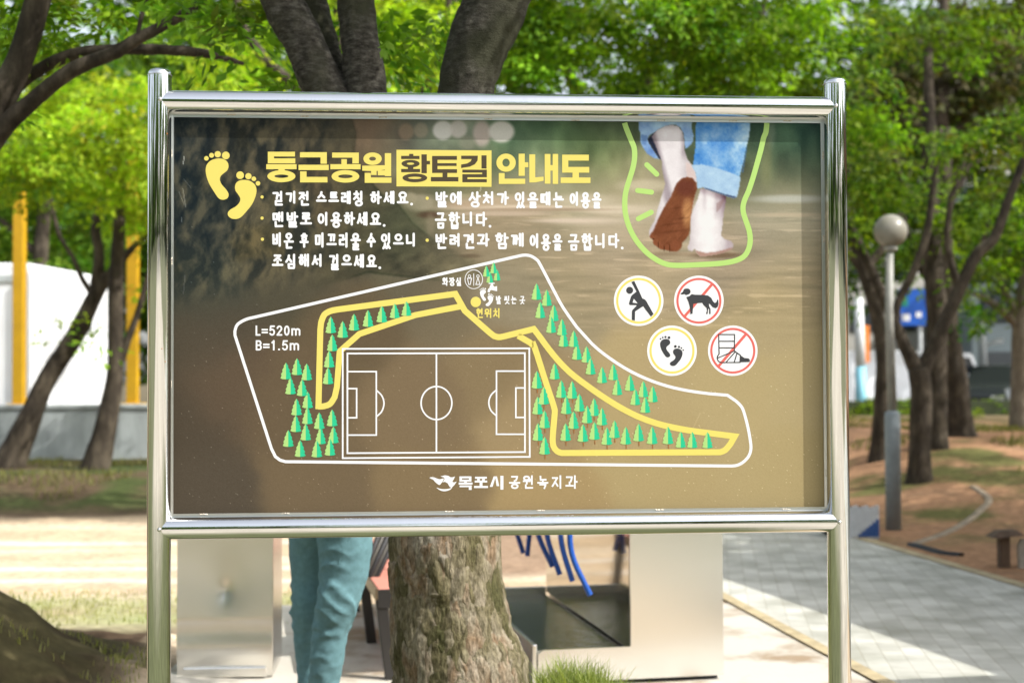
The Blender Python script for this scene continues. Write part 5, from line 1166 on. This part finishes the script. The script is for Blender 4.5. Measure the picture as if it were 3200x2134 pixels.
mb = MB(); qbox(mb, -.478, -.457, .0, 1.86, .03, .21); obj('trough_side', mb, M['cabinet'], ws, bevel=.004)
mb = MB(); qbox(mb, -.455, 0, 1.852, 1.87, .03, .2); obj('trough_end', mb, M['cabinet'], ws, bevel=.004)
mb = MB(); qbox(mb, -.44, .45, .03, 1.84, .0, .03); obj('plinth', mb, M['rubber'], ws)
mb = MB(); hp = [FC + A2 * -.13 + A1 * v + EZ * 1.12 for v in (.05, .7, 1.4, 1.8)]; mb.tube(hp, .02, 16); pipe = obj('supply_pipe', mb, M['steel_strip'], ws, smooth=True)
for (px_, py_) in ((1410 + 10, 528), (1306, 440), (1226, 398), (1178, 348), (1018, 280), (992, 262)):
    e = ray(1150 + px_ * .489, 1600 + py_ * .489)
    v = .02 + {1420: .0, 1306: .3, 1226: .48, 1178: .72, 1018: 1.12, 992: 1.28}[px_]
    Yh = 6.64 + v * .98 + .12
    end = EYE + e * (Yh / e.y)
    top = Vector((end.x - .01, Yh + .03, 1.12)); 
    bow = {1420: -.05, 1306: -.03, 1226: -.035, 1178: -.045, 1018: .012, 992: -.03}[px_]
    P = catmull([top, top * .6 + end * .4 + Vector((bow * 1.5, 0, 0)), top * .3 + end * .7 + Vector((bow * 1.7, 0, 0)), end], 20)
    mb = MB(); mb.tube(P, .0135, 14, cap=False); obj('hose', mb, M['hose'], ws, smooth=True)
# free-standing left cabinet
LC = Vector((X_at(704, 6.98), 6.98, 0)); lc = thing('steel_cabinet', LC.to_tuple(), 'plain dented stainless steel cabinet standing behind the left leg of the board', 'cabinet')
U2 = Vector((.995, .07, 0)).normalized(); V2 = Vector((-.07, .995, 0)).normalized()
n_, m_ = 50, 90; hw = .23
U, W = np.meshgrid(np.linspace(-hw, hw, n_), np.linspace(.025, 1.2, m_))
dent = .007 * np.exp(-((U - .01) / .10) ** 2 - ((W - .45) / .13) ** 2) + .006 * np.exp(-((U - .0) / .03) ** 2 - ((W - .44) / .045) ** 2) + .006 * np.cos(W * 9 + 1) + .004 * np.sin(W * 31) * (W < .3) - .010 * (U / hw) ** 2
Vf = np.array(LC)[None, None] + np.array(U2) * U[..., None] + np.array(V2) * (dent - .006)[..., None] + np.array(EZ) * W[..., None]
npobj('dented_door', Vf.reshape(-1, 3), gridq(n_, m_), M['cabinet'], lc, smooth=True)
mb = MB(); mb.box(LC + V2 * .26 + EZ * .61, .462, .48, 1.19, (U2, V2, EZ)); obj('cabinet_body', mb, M['cabinet'], lc, bevel=.006)
mb = MB(); mb.box(LC + V2 * .01 + EZ * .045, .40, .06, .05, (U2, V2, EZ)); mb2 = mb; obj('foot_flange', mb, M['cabinet'], lc, bevel=.006)
# ------------------------------------------------------------------ bench
M['salmon'] = mat('salmon_rubber_seat', (.60, .235, .17), .6, var=.06, vscale=30)
M['bench_steel'] = mat('dark_bench_steel', (.035, .032, .03), .4, metal=.3)
M['bench_brown'] = mat('brown_bench_steel', (.16, .115, .07), .4, metal=.4)
BO = Vector((X_at(1171, 6.92), 6.92, 0))
bn = thing('bench', (BO + A2 * .3 + A1 * 1.0).to_tuple(), 'long bench with a salmon seat on dark splayed steel legs behind the tree', 'bench')
def bbox_(mb, u0, u1, v0, v1, z0, z1):
    c = BO + A2 * ((u0 + u1) / 2) + A1 * ((v0 + v1) / 2) + EZ * ((z0 + z1) / 2); mb.box(c, u1 - u0, v1 - v0, z1 - z0, (A2, A1, EZ))
mb = MB(); bbox_(mb, .015, .60, .02, 2.1, .425, .45); obj('seat', mb, M['salmon'], bn, bevel=.008)
mb = MB(); bbox_(mb, 0, .013, 0, 2.12, .40, .452); bbox_(mb, .602, .615, 0, 2.12, .40, .452); obj('side_rail', mb, M['bench_brown'], bn)
mb = MB(); bbox_(mb, .014, .601, 0, .018, .36, .448); obj('front_rail', mb, M['bench_steel'], bn)
for v in (.035, 1.0, 2.05):
    for u, du in ((.03, .05), (.585, .05)):
        a = BO + A2 * u + A1 * v + EZ * .41; b = BO + A2 * (u + du) + A1 * v; ax = (a - b).normalized()
        mb = MB(); w_ = .055; mb.add([b + A2 * (i * w_ / 2) + A1 * (j * w_ / 2) for i, j in ((-1, -1), (1, -1), (1, 1), (-1, 1))] + [a + A2 * (i * w_ / 2) + A1 * (j * w_ / 2) for i, j in ((-1, -1), (1, -1), (1, 1), (-1, 1))], [(3, 2, 1, 0), (4, 5, 6, 7), (0, 1, 5, 4), (1, 2, 6, 5), (2, 3, 7, 6), (3, 0, 4, 7)])
        obj('leg', mb, M['bench_brown'] if (u > .3 and v < .5) else M['bench_steel'], bn, bevel=.005)
# folded umbrella leaning over the bench
M['umbrella'] = mat('black_umbrella_cloth', (.018, .017, .018), .6); M['umbrella_rib'] = mat('grey_umbrella_rib', (.07, .062, .048), .5)
ub = at(1143, 1800, 7.35); ut = at(1212, 1640, 7.6); um = thing('folded_umbrella', ub.to_tuple(), 'black folded umbrella with grey ribs leaning on the bench beside the tree', 'umbrella')
d_ = (ut - ub); sd = Vector((d_.z, 0, -d_.x)).normalized()
for o_, nm, mm, r_ in ((-.024, 'cloth_fold', 'umbrella', .015), (0, 'rib', 'umbrella_rib', .011), (.024, 'cloth_fold', 'umbrella', .015), (.046, 'rib', 'umbrella_rib', .010), (.066, 'cloth_fold', 'umbrella', .014)):
    a, b = ub + sd * o_ * .8, ut + d_ * .6 + sd * o_ * 1.1
    mb = MB(); mb.tube([a, a * .5 + b * .5, b], r_, 10); obj(nm, mb, M[mm], um, smooth=True)
sb = thing('strap_bag', at(1225, 1745, 7.5).to_tuple(), 'dark strap with a red tag lying on the salmon bench seat', 'strap')
mb = MB(); mb.tube(catmull(px((1163, 1756, 7.5), (1180, 1758, 7.5), (1200, 1745, 7.55), (1240, 1730, 7.6), (1300, 1715, 7.6)), 24), .013, 10); obj('strap', mb, M['umbrella'], sb, smooth=True)
mb = MB(); mb.box(at(1170, 1760, 7.48), .035, .02, .022); obj('tag', mb, mat('red_tag', (.22, .015, .02), .5), sb, bevel=.004)

# ------------------------------------------------------------------ person
M['trousers'] = mat('teal_cotton', (.13, .25, .275), .8, spec=.2, var=.12, vscale=40, bump=.35, bscale=260)
M['skin'] = mat('skin', (.52, .32, .22), .55); M['shirt'] = mat('white_shirt', (.62, .63, .64), .8, var=.05); M['hair'] = mat('black_hair', (.02, .017, .015), .5, bump=.4, bscale=120); M['shoe'] = mat('dark_shoe', (.05, .05, .055), .5)
YP = 6.02
pe = thing('person', (X_at(1020, YP), YP, 0), 'person in teal trousers standing behind the board with knees slightly bent', 'person')
def wr(seed, amp):
    def fn(q, t, g, r):
        kn = math.exp(-((q.z - .50) / .13) ** 2); up = math.exp(-((q.z - .82) / .16) ** 2); lo = math.exp(-((q.z - .16) / .12) ** 2)
        wv = Vector((q.x * 5, q.y * 5, q.z * 4 + seed))
        def ridge(f, tw, ph):
            s = math.sin(q.z * f + tw * math.cos(g + ph) + 4.5 * noise.noise(wv + Vector((ph, 0, 0)))); return (1 - abs(s)) ** 2.2
        m1 = max(0, .35 + 1.5 * noise.noise(Vector((q.x * 6, q.y * 6, q.z * 5 + 3 * seed)))); m2 = max(0, .3 + 1.5 * noise.noise(Vector((q.x * 6 + 9, q.y * 6, q.z * 5 - seed))))
        return amp * (1.25 * ridge(34, 3.2, seed) * m1 * (kn + .30 * up + .5 * lo + .12) + .9 * ridge(52, -2.4, 2 + seed) * m2 * (kn + .4 * lo + .10) + .35 * noise.noise(Vector((q.x * 22, q.y * 22, q.z * 30 + seed))) - .3)
    return fn
RLEG = px((1066, 1570, YP), (1078, 1690, YP), (1072, 1800, YP), (1052, 1890, YP - .02), (1034, 1960, YP), (1022, 2060, YP), (1008, 2180, YP + .02), (1006, 2250, YP + .02))
LLEG = px((985, 1570, YP + .1), (972, 1690, YP + .16), (968, 1800, YP + .18), (962, 1880, YP + .16), (962, 1960, YP + .18), (968, 2060, YP + .2), (976, 2180, YP + .2), (978, 2250, YP + .2))
RR = (.135, .120, .105, .088, .080, .074, .064, .060); LR_ = (.125, .10, .085, .072, .068, .064, .058, .056)
mb = MB(); mb.tube(catmull(RLEG, 150), lerpl(RR, 150), 60, fn=wr(1.0, .0125)); 
mb.tube(catmull(LLEG, 150), lerpl(LR_, 150), 60, fn=wr(4.0, .0115))
hip = (RLEG[0] + LLEG[0]) / 2 + Vector((0, .02, 0))
mb.tube(catmull([hip + Vector((.01, 0, -.06)), hip + Vector((.01, 0, .06)), hip + Vector((.02, 0, .16)), hip + Vector((.03, 0, .24))], 30), lerpl((.15, .175, .165, .15), 30), 48, fn=lambda q, t, g, r: -r * .22 * abs(math.sin(g)))
tr = obj('trousers', mb, M['trousers'], pe, smooth=True)
rm = tr.modifiers.new('join', 'REMESH'); rm.mode = 'VOXEL'; rm.voxel_size = .0065; rm.use_smooth_shade = True
# side seams
mb = MB(); sp_ = []
for i in range(30):
    t_ = i / 29; sp_.append(at(1118 - 60 * t_ - 6 * math.sin(t_ * 3), 1640 + 122 * t_, YP - .118 + .012 * t_))
mb.tube(sp_, .0035, 6); obj('pocket_seam', mb, M['trousers'], pe, smooth=True)
# body: one continuous surface (torso, arms, hands, neck, head, lower legs)
ch = hip + Vector((.07, -.02, .52)); nk = hip + Vector((.09, -.02, .66)); hd = hip + Vector((.11, -.04, .80))
mb = MB()
mb.tube(catmull([hip + Vector((.02, 0, .05)), hip + Vector((.04, 0, .22)), hip + Vector((.06, -.01, .4)), ch, nk + Vector((0, 0, -.06))], 30), lerpl((.14, .13, .15, .155, .07), 30), 32, fn=lambda q, t, g, r: -r * .25 * abs(math.sin(g)))
mb.tube([nk - Vector((0, 0, .1)), nk + Vector((.01, 0, 0)), hd], (.06, .052, .055), 20)
mb.lathe(hd, [(.01, -.12), (.045, -.105), (.066, -.06), (.076, 0), (.079, .05), (.066, .095), (.03, .12), (.004, .125)], 28)
mb.tube([hd + Vector((.066, -.0, .0)), hd + Vector((.088, 0, -.015)), hd + Vector((.07, 0, -.035))], (.012, .015, .012), 10)
for s_ in (-1, 1):
    mb.tube([hd + Vector((.01, s_ * .072, .015)), hd + Vector((.0, s_ * .088, 0)), hd + Vector((.01, s_ * .074, -.03))], (.012, .013, .01), 8)
    sh_ = ch + Vector((0, s_ * .16, .06)) + Vector((0, 0, 0)); el = sh_ + Vector((.10, s_ * .05, -.26)); wrp = el + Vector((.20, -s_ * .06, -.12))
    mb.tube(catmull([ch + Vector((0, s_ * .08, .05)), sh_, (sh_ + el) / 2, el, (el + wrp) / 2, wrp], 24), lerpl((.06, .06, .046, .04, .036, .027), 24), 16)
    pm = wrp + Vector((.05, 0, -.03)); mb.tube([wrp, pm, pm + Vector((.045, 0, -.025))], (.026, .036, .034), 14)
    for f in range(4):
        o_ = Vector((.07 + .004 * (f % 3), (f - 1.5) * .019, -.045)); L_ = (.055, .066, .062, .048)[f]
        mb.tube([pm + o_ * .6, pm + o_ + Vector((L_ * .4, 0, -.02)), pm + o_ + Vector((L_ * .6, 0, -.05))], (.0105, .009, .0075), 8)
    mb.tube([pm + Vector((0, -s_ * .02, 0)), pm + Vector((.035, -s_ * .05, -.005)), pm + Vector((.06, -s_ * .05, -.02))], (.013, .011, .009), 8)
for leg in (RLEG, LLEG):
    f0 = leg[-1]; g0 = Vector((f0.x, f0.y, .05)); mb.tube([leg[-3], f0, Vector((f0.x, f0.y, .09))], (.045, .04, .038), 16)
    mb.tube(list(leg), (.09, .08, .07, .055, .05, .05, .045, .04), 16)
bo = obj('body', mb, M['skin'], pe, smooth=True); rm = bo.modifiers.new('join', 'REMESH'); rm.mode = 'VOXEL'; rm.voxel_size = .008; rm.use_smooth_shade = True
mb = MB(); mb.tube(catmull([hip + Vector((.02, 0, .12)), hip + Vector((.04, 0, .24)), hip + Vector((.06, -.01, .4)), ch, nk + Vector((0, 0, -.05))], 30), lerpl((.172, .158, .172, .176, .075), 30), 40, fn=lambda q, t, g, r: -r * .22 * abs(math.sin(g)))
for s_ in (-1, 1):
    sh_ = ch + Vector((0, s_ * .16, .06)); el = sh_ + Vector((.10, s_ * .05, -.26)); mb.tube(catmull([ch + Vector((0, s_ * .07, .04)), sh_, (sh_ + el) / 2, el * .9 + sh_ * .1], 16), lerpl((.07, .074, .062, .056), 16), 18)
so = obj('shirt', mb, M['shirt'], pe, smooth=True); rm = so.modifiers.new('join', 'REMESH'); rm.mode = 'VOXEL'; rm.voxel_size = .009; rm.use_smooth_shade = True
mb = MB(); mb.lathe(hd + Vector((-.014, 0, .018)), [(.05, -.07), (.078, -.03), (.088, .03), (.082, .075), (.055, .112), (.02, .126), (.003, .128)], 28); obj('hair', mb, M['hair'], pe, smooth=True)
for leg in (RLEG, LLEG):
    f0 = leg[-1]; mb = MB(); mb.tube(catmull([Vector((f0.x - .09, f0.y, .05)), Vector((f0.x - .03, f0.y, .06)), Vector((f0.x + .08, f0.y - .01, .05)), Vector((f0.x + .17, f0.y - .01, .035))], 18), lerpl((.035, .052, .048, .028), 18), 16, fn=lambda q, t, g, r: -max(0, .008 - q.z)); obj('shoe', mb, M['shoe'], pe, smooth=True)

# ------------------------------------------------------------------ street beyond the park
M['hedge'] = leafmat('hedge_leaf', (.10, .17, .01), (.26, .36, .02), .45)
cl = []
for k in range(60): cl.append(((6.2 + k * .32, 37.2 + .15 * math.sin(k), .45), .42, .4, .42, 14))
Vv, Q, Cc = leaves(cl, .11, 201, 36, .25); h_ = thing('hedge', (13, 37.2, 0), 'low clipped green hedge between the trees and the parked cars', 'hedge'); npobj('foliage', Vv, Q, M['hedge'], h_, col=Cc)
mb = MB(); mb.box((15.6, 37.2, .36), 18.8, .5, .72); obj('stems', mb, mat('hedge_stems', (.03, .04, .012), .9), h_)
M['asphalt'] = mat('asphalt', (.09, .09, .092), .85, var=.15, vscale=8)
sheet('road', [(-60, 41), (90, 41), (90, 56), (-60, 56)], 20, 6, M['asphalt'], .02)
M['glass'] = mat('car_glass', (.02, .025, .03), .05, spec=.8); M['tyre'] = mat('tyre_rubber', (.02, .02, .02), .8); M['chrome'] = mat('wheel_rim', (.5, .5, .52), .3, 1); M['lightglass'] = mat('lamp_glass', (.7, .7, .68), .15)
def car(loc, paint, prof, glass, length, label, rot=0, width=1.75, wr_=.32, name='parked_car', cat='car'):
    t = thing(name, (0, 0, 0), label, cat, 'vehicles parked beyond the hedge')
    def ext(P, w0, w1): 
        mb = MB(); n = len(P); mb.add([(x, -w0 if z < .95 else -w1, z) for x, z in P] + [(x, w0 if z < .95 else w1, z) for x, z in P], [tuple(range(n)), tuple(range(2 * n - 1, n - 1, -1))] + [((i + 1) % n, i, n + i, n + (i + 1) % n) for i in range(n)]); return mb
    obj('body', ext(prof, width / 2, width / 2 - .12), paint, t, bevel=.05)
    for s_ in (-1, 1):
        mb = MB(); n = len(glass); y = s_ * (width / 2 - .085)
        mb.add([(x, y + s_ * (.06 if z < 1.1 else -.0), z) for x, z in glass], [tuple(range(n)) if s_ < 0 else tuple(range(n))[::-1]]); obj('side_window', mb, M['glass'], t)
        for wx in (-length * .31, length * .31):
            mb = MB(); mb.tube([(wx, s_ * (width / 2 - .2), wr_), (wx, s_ * (width / 2 + .01), wr_)], wr_, 24); w_ = obj('wheel', mb, M['tyre'], t)
            mb = MB(); mb.tube([(wx, s_ * (width / 2 + .0), wr_), (wx, s_ * (width / 2 + .02), wr_)], wr_ * .6, 16); obj('rim', mb, M['chrome'], w_)
        mb = MB(); mb.box((length / 2 - .05, s_ * (width / 2 - .3), .68), .12, .36, .16); obj('headlight', mb, M['lightglass'], t, bevel=.02)
    t.location = loc; t.rotation_euler = (0, 0, rot); return t
SED = [(-2.2, .25), (2.2, .25), (2.25, .6), (2.1, .82), (1.2, .92), (.55, 1.40), (-.9, 1.44), (-1.7, 1.0), (-2.2, .95)]
SUVP = [(-2.2, .3), (2.2, .3), (2.25, .75), (2.1, .98), (1.2, 1.08), (.6, 1.62), (-1.7, 1.68), (-2.15, 1.1)]
TRK = [(-3, .45), (3, .45), (3.05, 1.0), (2.75, 1.35), (2.5, 2.0), (1.5, 2.05), (1.45, 2.1), (-3, 2.1)]
GS = [(1.0, .95), (.5, 1.34), (-.85, 1.37), (-1.5, 1.0)]; GU = [(1.05, 1.1), (.55, 1.54), (-1.6, 1.58), (-1.9, 1.12)]; GT = [(2.6, 1.4), (2.42, 1.88), (1.65, 1.9), (1.65, 1.4)]
def paint(n, c): return mat(n, c, .25, spec=.6)
YC = 44
car((X_at(2760, YC), YC, .02), paint('white_van_paint', (.82, .83, .84)), TRK, GT, 6, 'white box truck parked behind the lamp post', .1, 1.9, .38, 'parked_truck', 'truck')
car((X_at(2950, YC), YC + .5, .02), paint('white_car_paint', (.8, .8, .8)), SED, GS, 4.5, 'white saloon car seen between the two dark trunks', math.pi / 2 + .2)
car((X_at(3085, YC), YC - 1.5, .02), paint('black_suv_paint', (.025, .03, .028)), SUVP, GU, 4.5, 'dark off-road car parked at the right of the row', math.pi + .9)
car((X_at(3190, YC), YC + 1.5, .02), paint('silver_car_paint', (.50, .56, .60)), SUVP, GU, 4.5, 'pale silver car cut off by the right edge of the picture', math.pi - .2)
car((X_at(2600, YC), YC, .02), paint('blue_car_paint', (.20, .27, .32)), SED, GS, 4.5, 'blue grey car just right of the board behind the hedge', .05)
# poles, road sign, canopy, buildings
M['pole_pale'] = mat('pale_pole', (.72, .74, .74), .5); M['pole_blue'] = mat('sky_blue_pole', (.22, .50, .60), .5); M['sign_blue'] = mat('road_sign_blue', (.005, .09, .45), .4); M['white_mark'] = mat('sign_white', (.8, .8, .8), .5); M['orange'] = mat('orange_banner', (.75, .22, .03), .7); M['sign_green'] = mat('road_sign_green', (.01, .25, .16), .4)
for p, yb, yt, arm, lab in ((2689, 1318, 930, 0, 'pale utility pole with a sky blue lower half right of the board'), (3072, 1260, 985, 1, 'white street pole with a short lamp arm near the right edge')):
    Yq = 40 if not arm else 50; x = X_at(p, Yq); t = thing('street_pole', (x, Yq, 0), lab, 'pole', 'poles along the street')
    zt = at(p, yt, Yq).z; mb = MB(); mb.tube([(x, Yq, 1.6), (x - .05, Yq, zt)], (.15, .12), 16); obj('shaft', mb, M['pole_pale'], t, smooth=True)
    mb = MB(); mb.tube([(x, Yq, 0), (x, Yq, 1.62)], (.17, .155), 16); obj('painted_base', mb, M['pole_blue'], t, smooth=True)
    if arm: mb = MB(); q = at(3080, 1078, Yq); mb.tube([q, at(3110, 1068, Yq), at(3132, 1064, Yq)], (.05, .08, .10), 10); obj('lamp_arm', mb, M['pole_pale'], t, smooth=True)
    else: mb = MB(); q = at(2708, 1075, Yq); mb.box(q, .17, .03, 1.05); obj('orange_banner', mb, M['orange'], t)
Yq = 42; t = thing('road_sign', (X_at(2857, Yq), Yq, 0), 'blue direction sign seen between the limbs of the forked tree', 'sign')
mb = MB(); c = at(2857, 960, Yq); mb.box(c, .95, .05, 1.1); bd = obj('board', mb, M['sign_blue'], t, bevel=.02)
mb = MB(); mb.box(c + Vector((-.25, -.035, -.3)), .22, .012, .2); obj('white_symbol', mb, M['white_mark'], bd)
mb = MB(); mb.box(c + Vector((.12, -.035, -.22)), .16, .012, .16); obj('white_symbol', mb, M['white_mark'], bd)
mb = MB(); mb.box(c + Vector((-.3, -.034, .18)), .2, .012, .3); obj('green_field', mb, M['sign_green'], bd)
mb = MB(); mb.tube([(c.x + .2, Yq + .1, 0), (c.x + .2, Yq + .1, c.z + .4)], .06, 10); obj('post', mb, M['pole_pale'], t)
M['canopy'] = mat('white_canopy', (.85, .85, .85), .6); cn = thing('market_parasol', (X_at(3110, 52), 52, 0), 'white parasols over the pavement beyond the cars', 'parasol')
mb = MB()
for p, r_ in ((3108, .62), ):
    c = at(p, 1180, 52); mb.lathe(c, [(1.05, -.26), (.95, -.16), (.6, .06), (.2, .2), (.01, .23)], 14)
obj('canopy', mb, M['canopy'], cn); mb = MB(); mb.tube([(c.x, 52, 0), (c.x, 52, c.z)], .04, 8); obj('pole', mb, M['pole_pale'], cn)
M['bld'] = mat('grey_facade', (.15, .19, .21), .7, var=.1); M['bld2'] = mat('cream_facade', (.55, .53, .48), .8, var=.06); M['win'] = mat('window_glass', (.05, .06, .07), .1)
def building(x0, x1, Yb, h, mm, label, rows, cols):
    t = thing('building', ((x0 + x1) / 2, Yb, 0), label, 'building'); mb = MB(); mb.box(((x0 + x1) / 2, Yb + 5, h / 2), x1 - x0, 10, h); obj('wall', mb, mm, t)
    mb = MB(); mb.box(((x0 + x1) / 2, Yb + 5, h + .15), x1 - x0 + .3, 10.3, .3); obj('roof', mb, mm, t)
    for r_ in range(rows):
        for c_ in range(cols):
            xx = x0 + (x1 - x0) * (c_ + .5) / cols; zz = h * (r_ + .55) / rows
            mb = MB(); mb.box((xx, Yb - .03, zz), (x1 - x0) / cols * .55, .1, h / rows * .5); w_ = obj('window', mb, M['win'], t)
building(22, 34, 68, 6, M['bld'], 'dark grey building behind the parasol at the right', 2, 5)
building(15, 21.5, 74, 11, M['bld2'], 'cream building glimpsed between the trees on the right', 4, 3)
building(26, 44, 86, 20, M['bld2'], 'tall cream block glimpsed through the leaves at the upper right', 6, 6)

# unseen shelter right of the path, outline shaped to cast straight shade on the paving
M['shelter'] = mat('shelter_roof', (.20, .16, .12), .7, var=.15, vscale=4)
sh = thing('shade_roof', (6.5, 6.5, 0), 'unseen flat roof on wooden posts right of the path, shaped to shade the paving', 'shelter')
sx_, sy_ = SUN.x / SUN.z * 2.74, SUN.y / SUN.z * 2.74
P = [(1.24 + sx_, 11.7 + sy_), (2.47 + sx_, 6.95 + sy_), (1.80 + sx_, 6.83 + sy_), (1.95 + sx_, 4.7 + sy_), (8.5, 4.7 + sy_), (8.5, 11.7 + sy_)]; n = 6; mb = MB()
mb.add([(x, y, 2.74) for x, y in P] + [(x, y, 2.86) for x, y in P], [tuple(range(n))[::-1], tuple(range(n, 2 * n))] + [(i, (i + 1) % n, n + (i + 1) % n, n + i) for i in range(n)]); obj('roof', mb, M['shelter'], sh, tri=True)
for x, y in ((5.3, 9.6), (5.6, 4.4), (8.1, 4.4), (8.1, 9.6)):
    mb = MB(); mb.box((x, y, 1.36), .14, .14, 2.8); obj('post', mb, M['old_wood'], sh, bevel=.01)
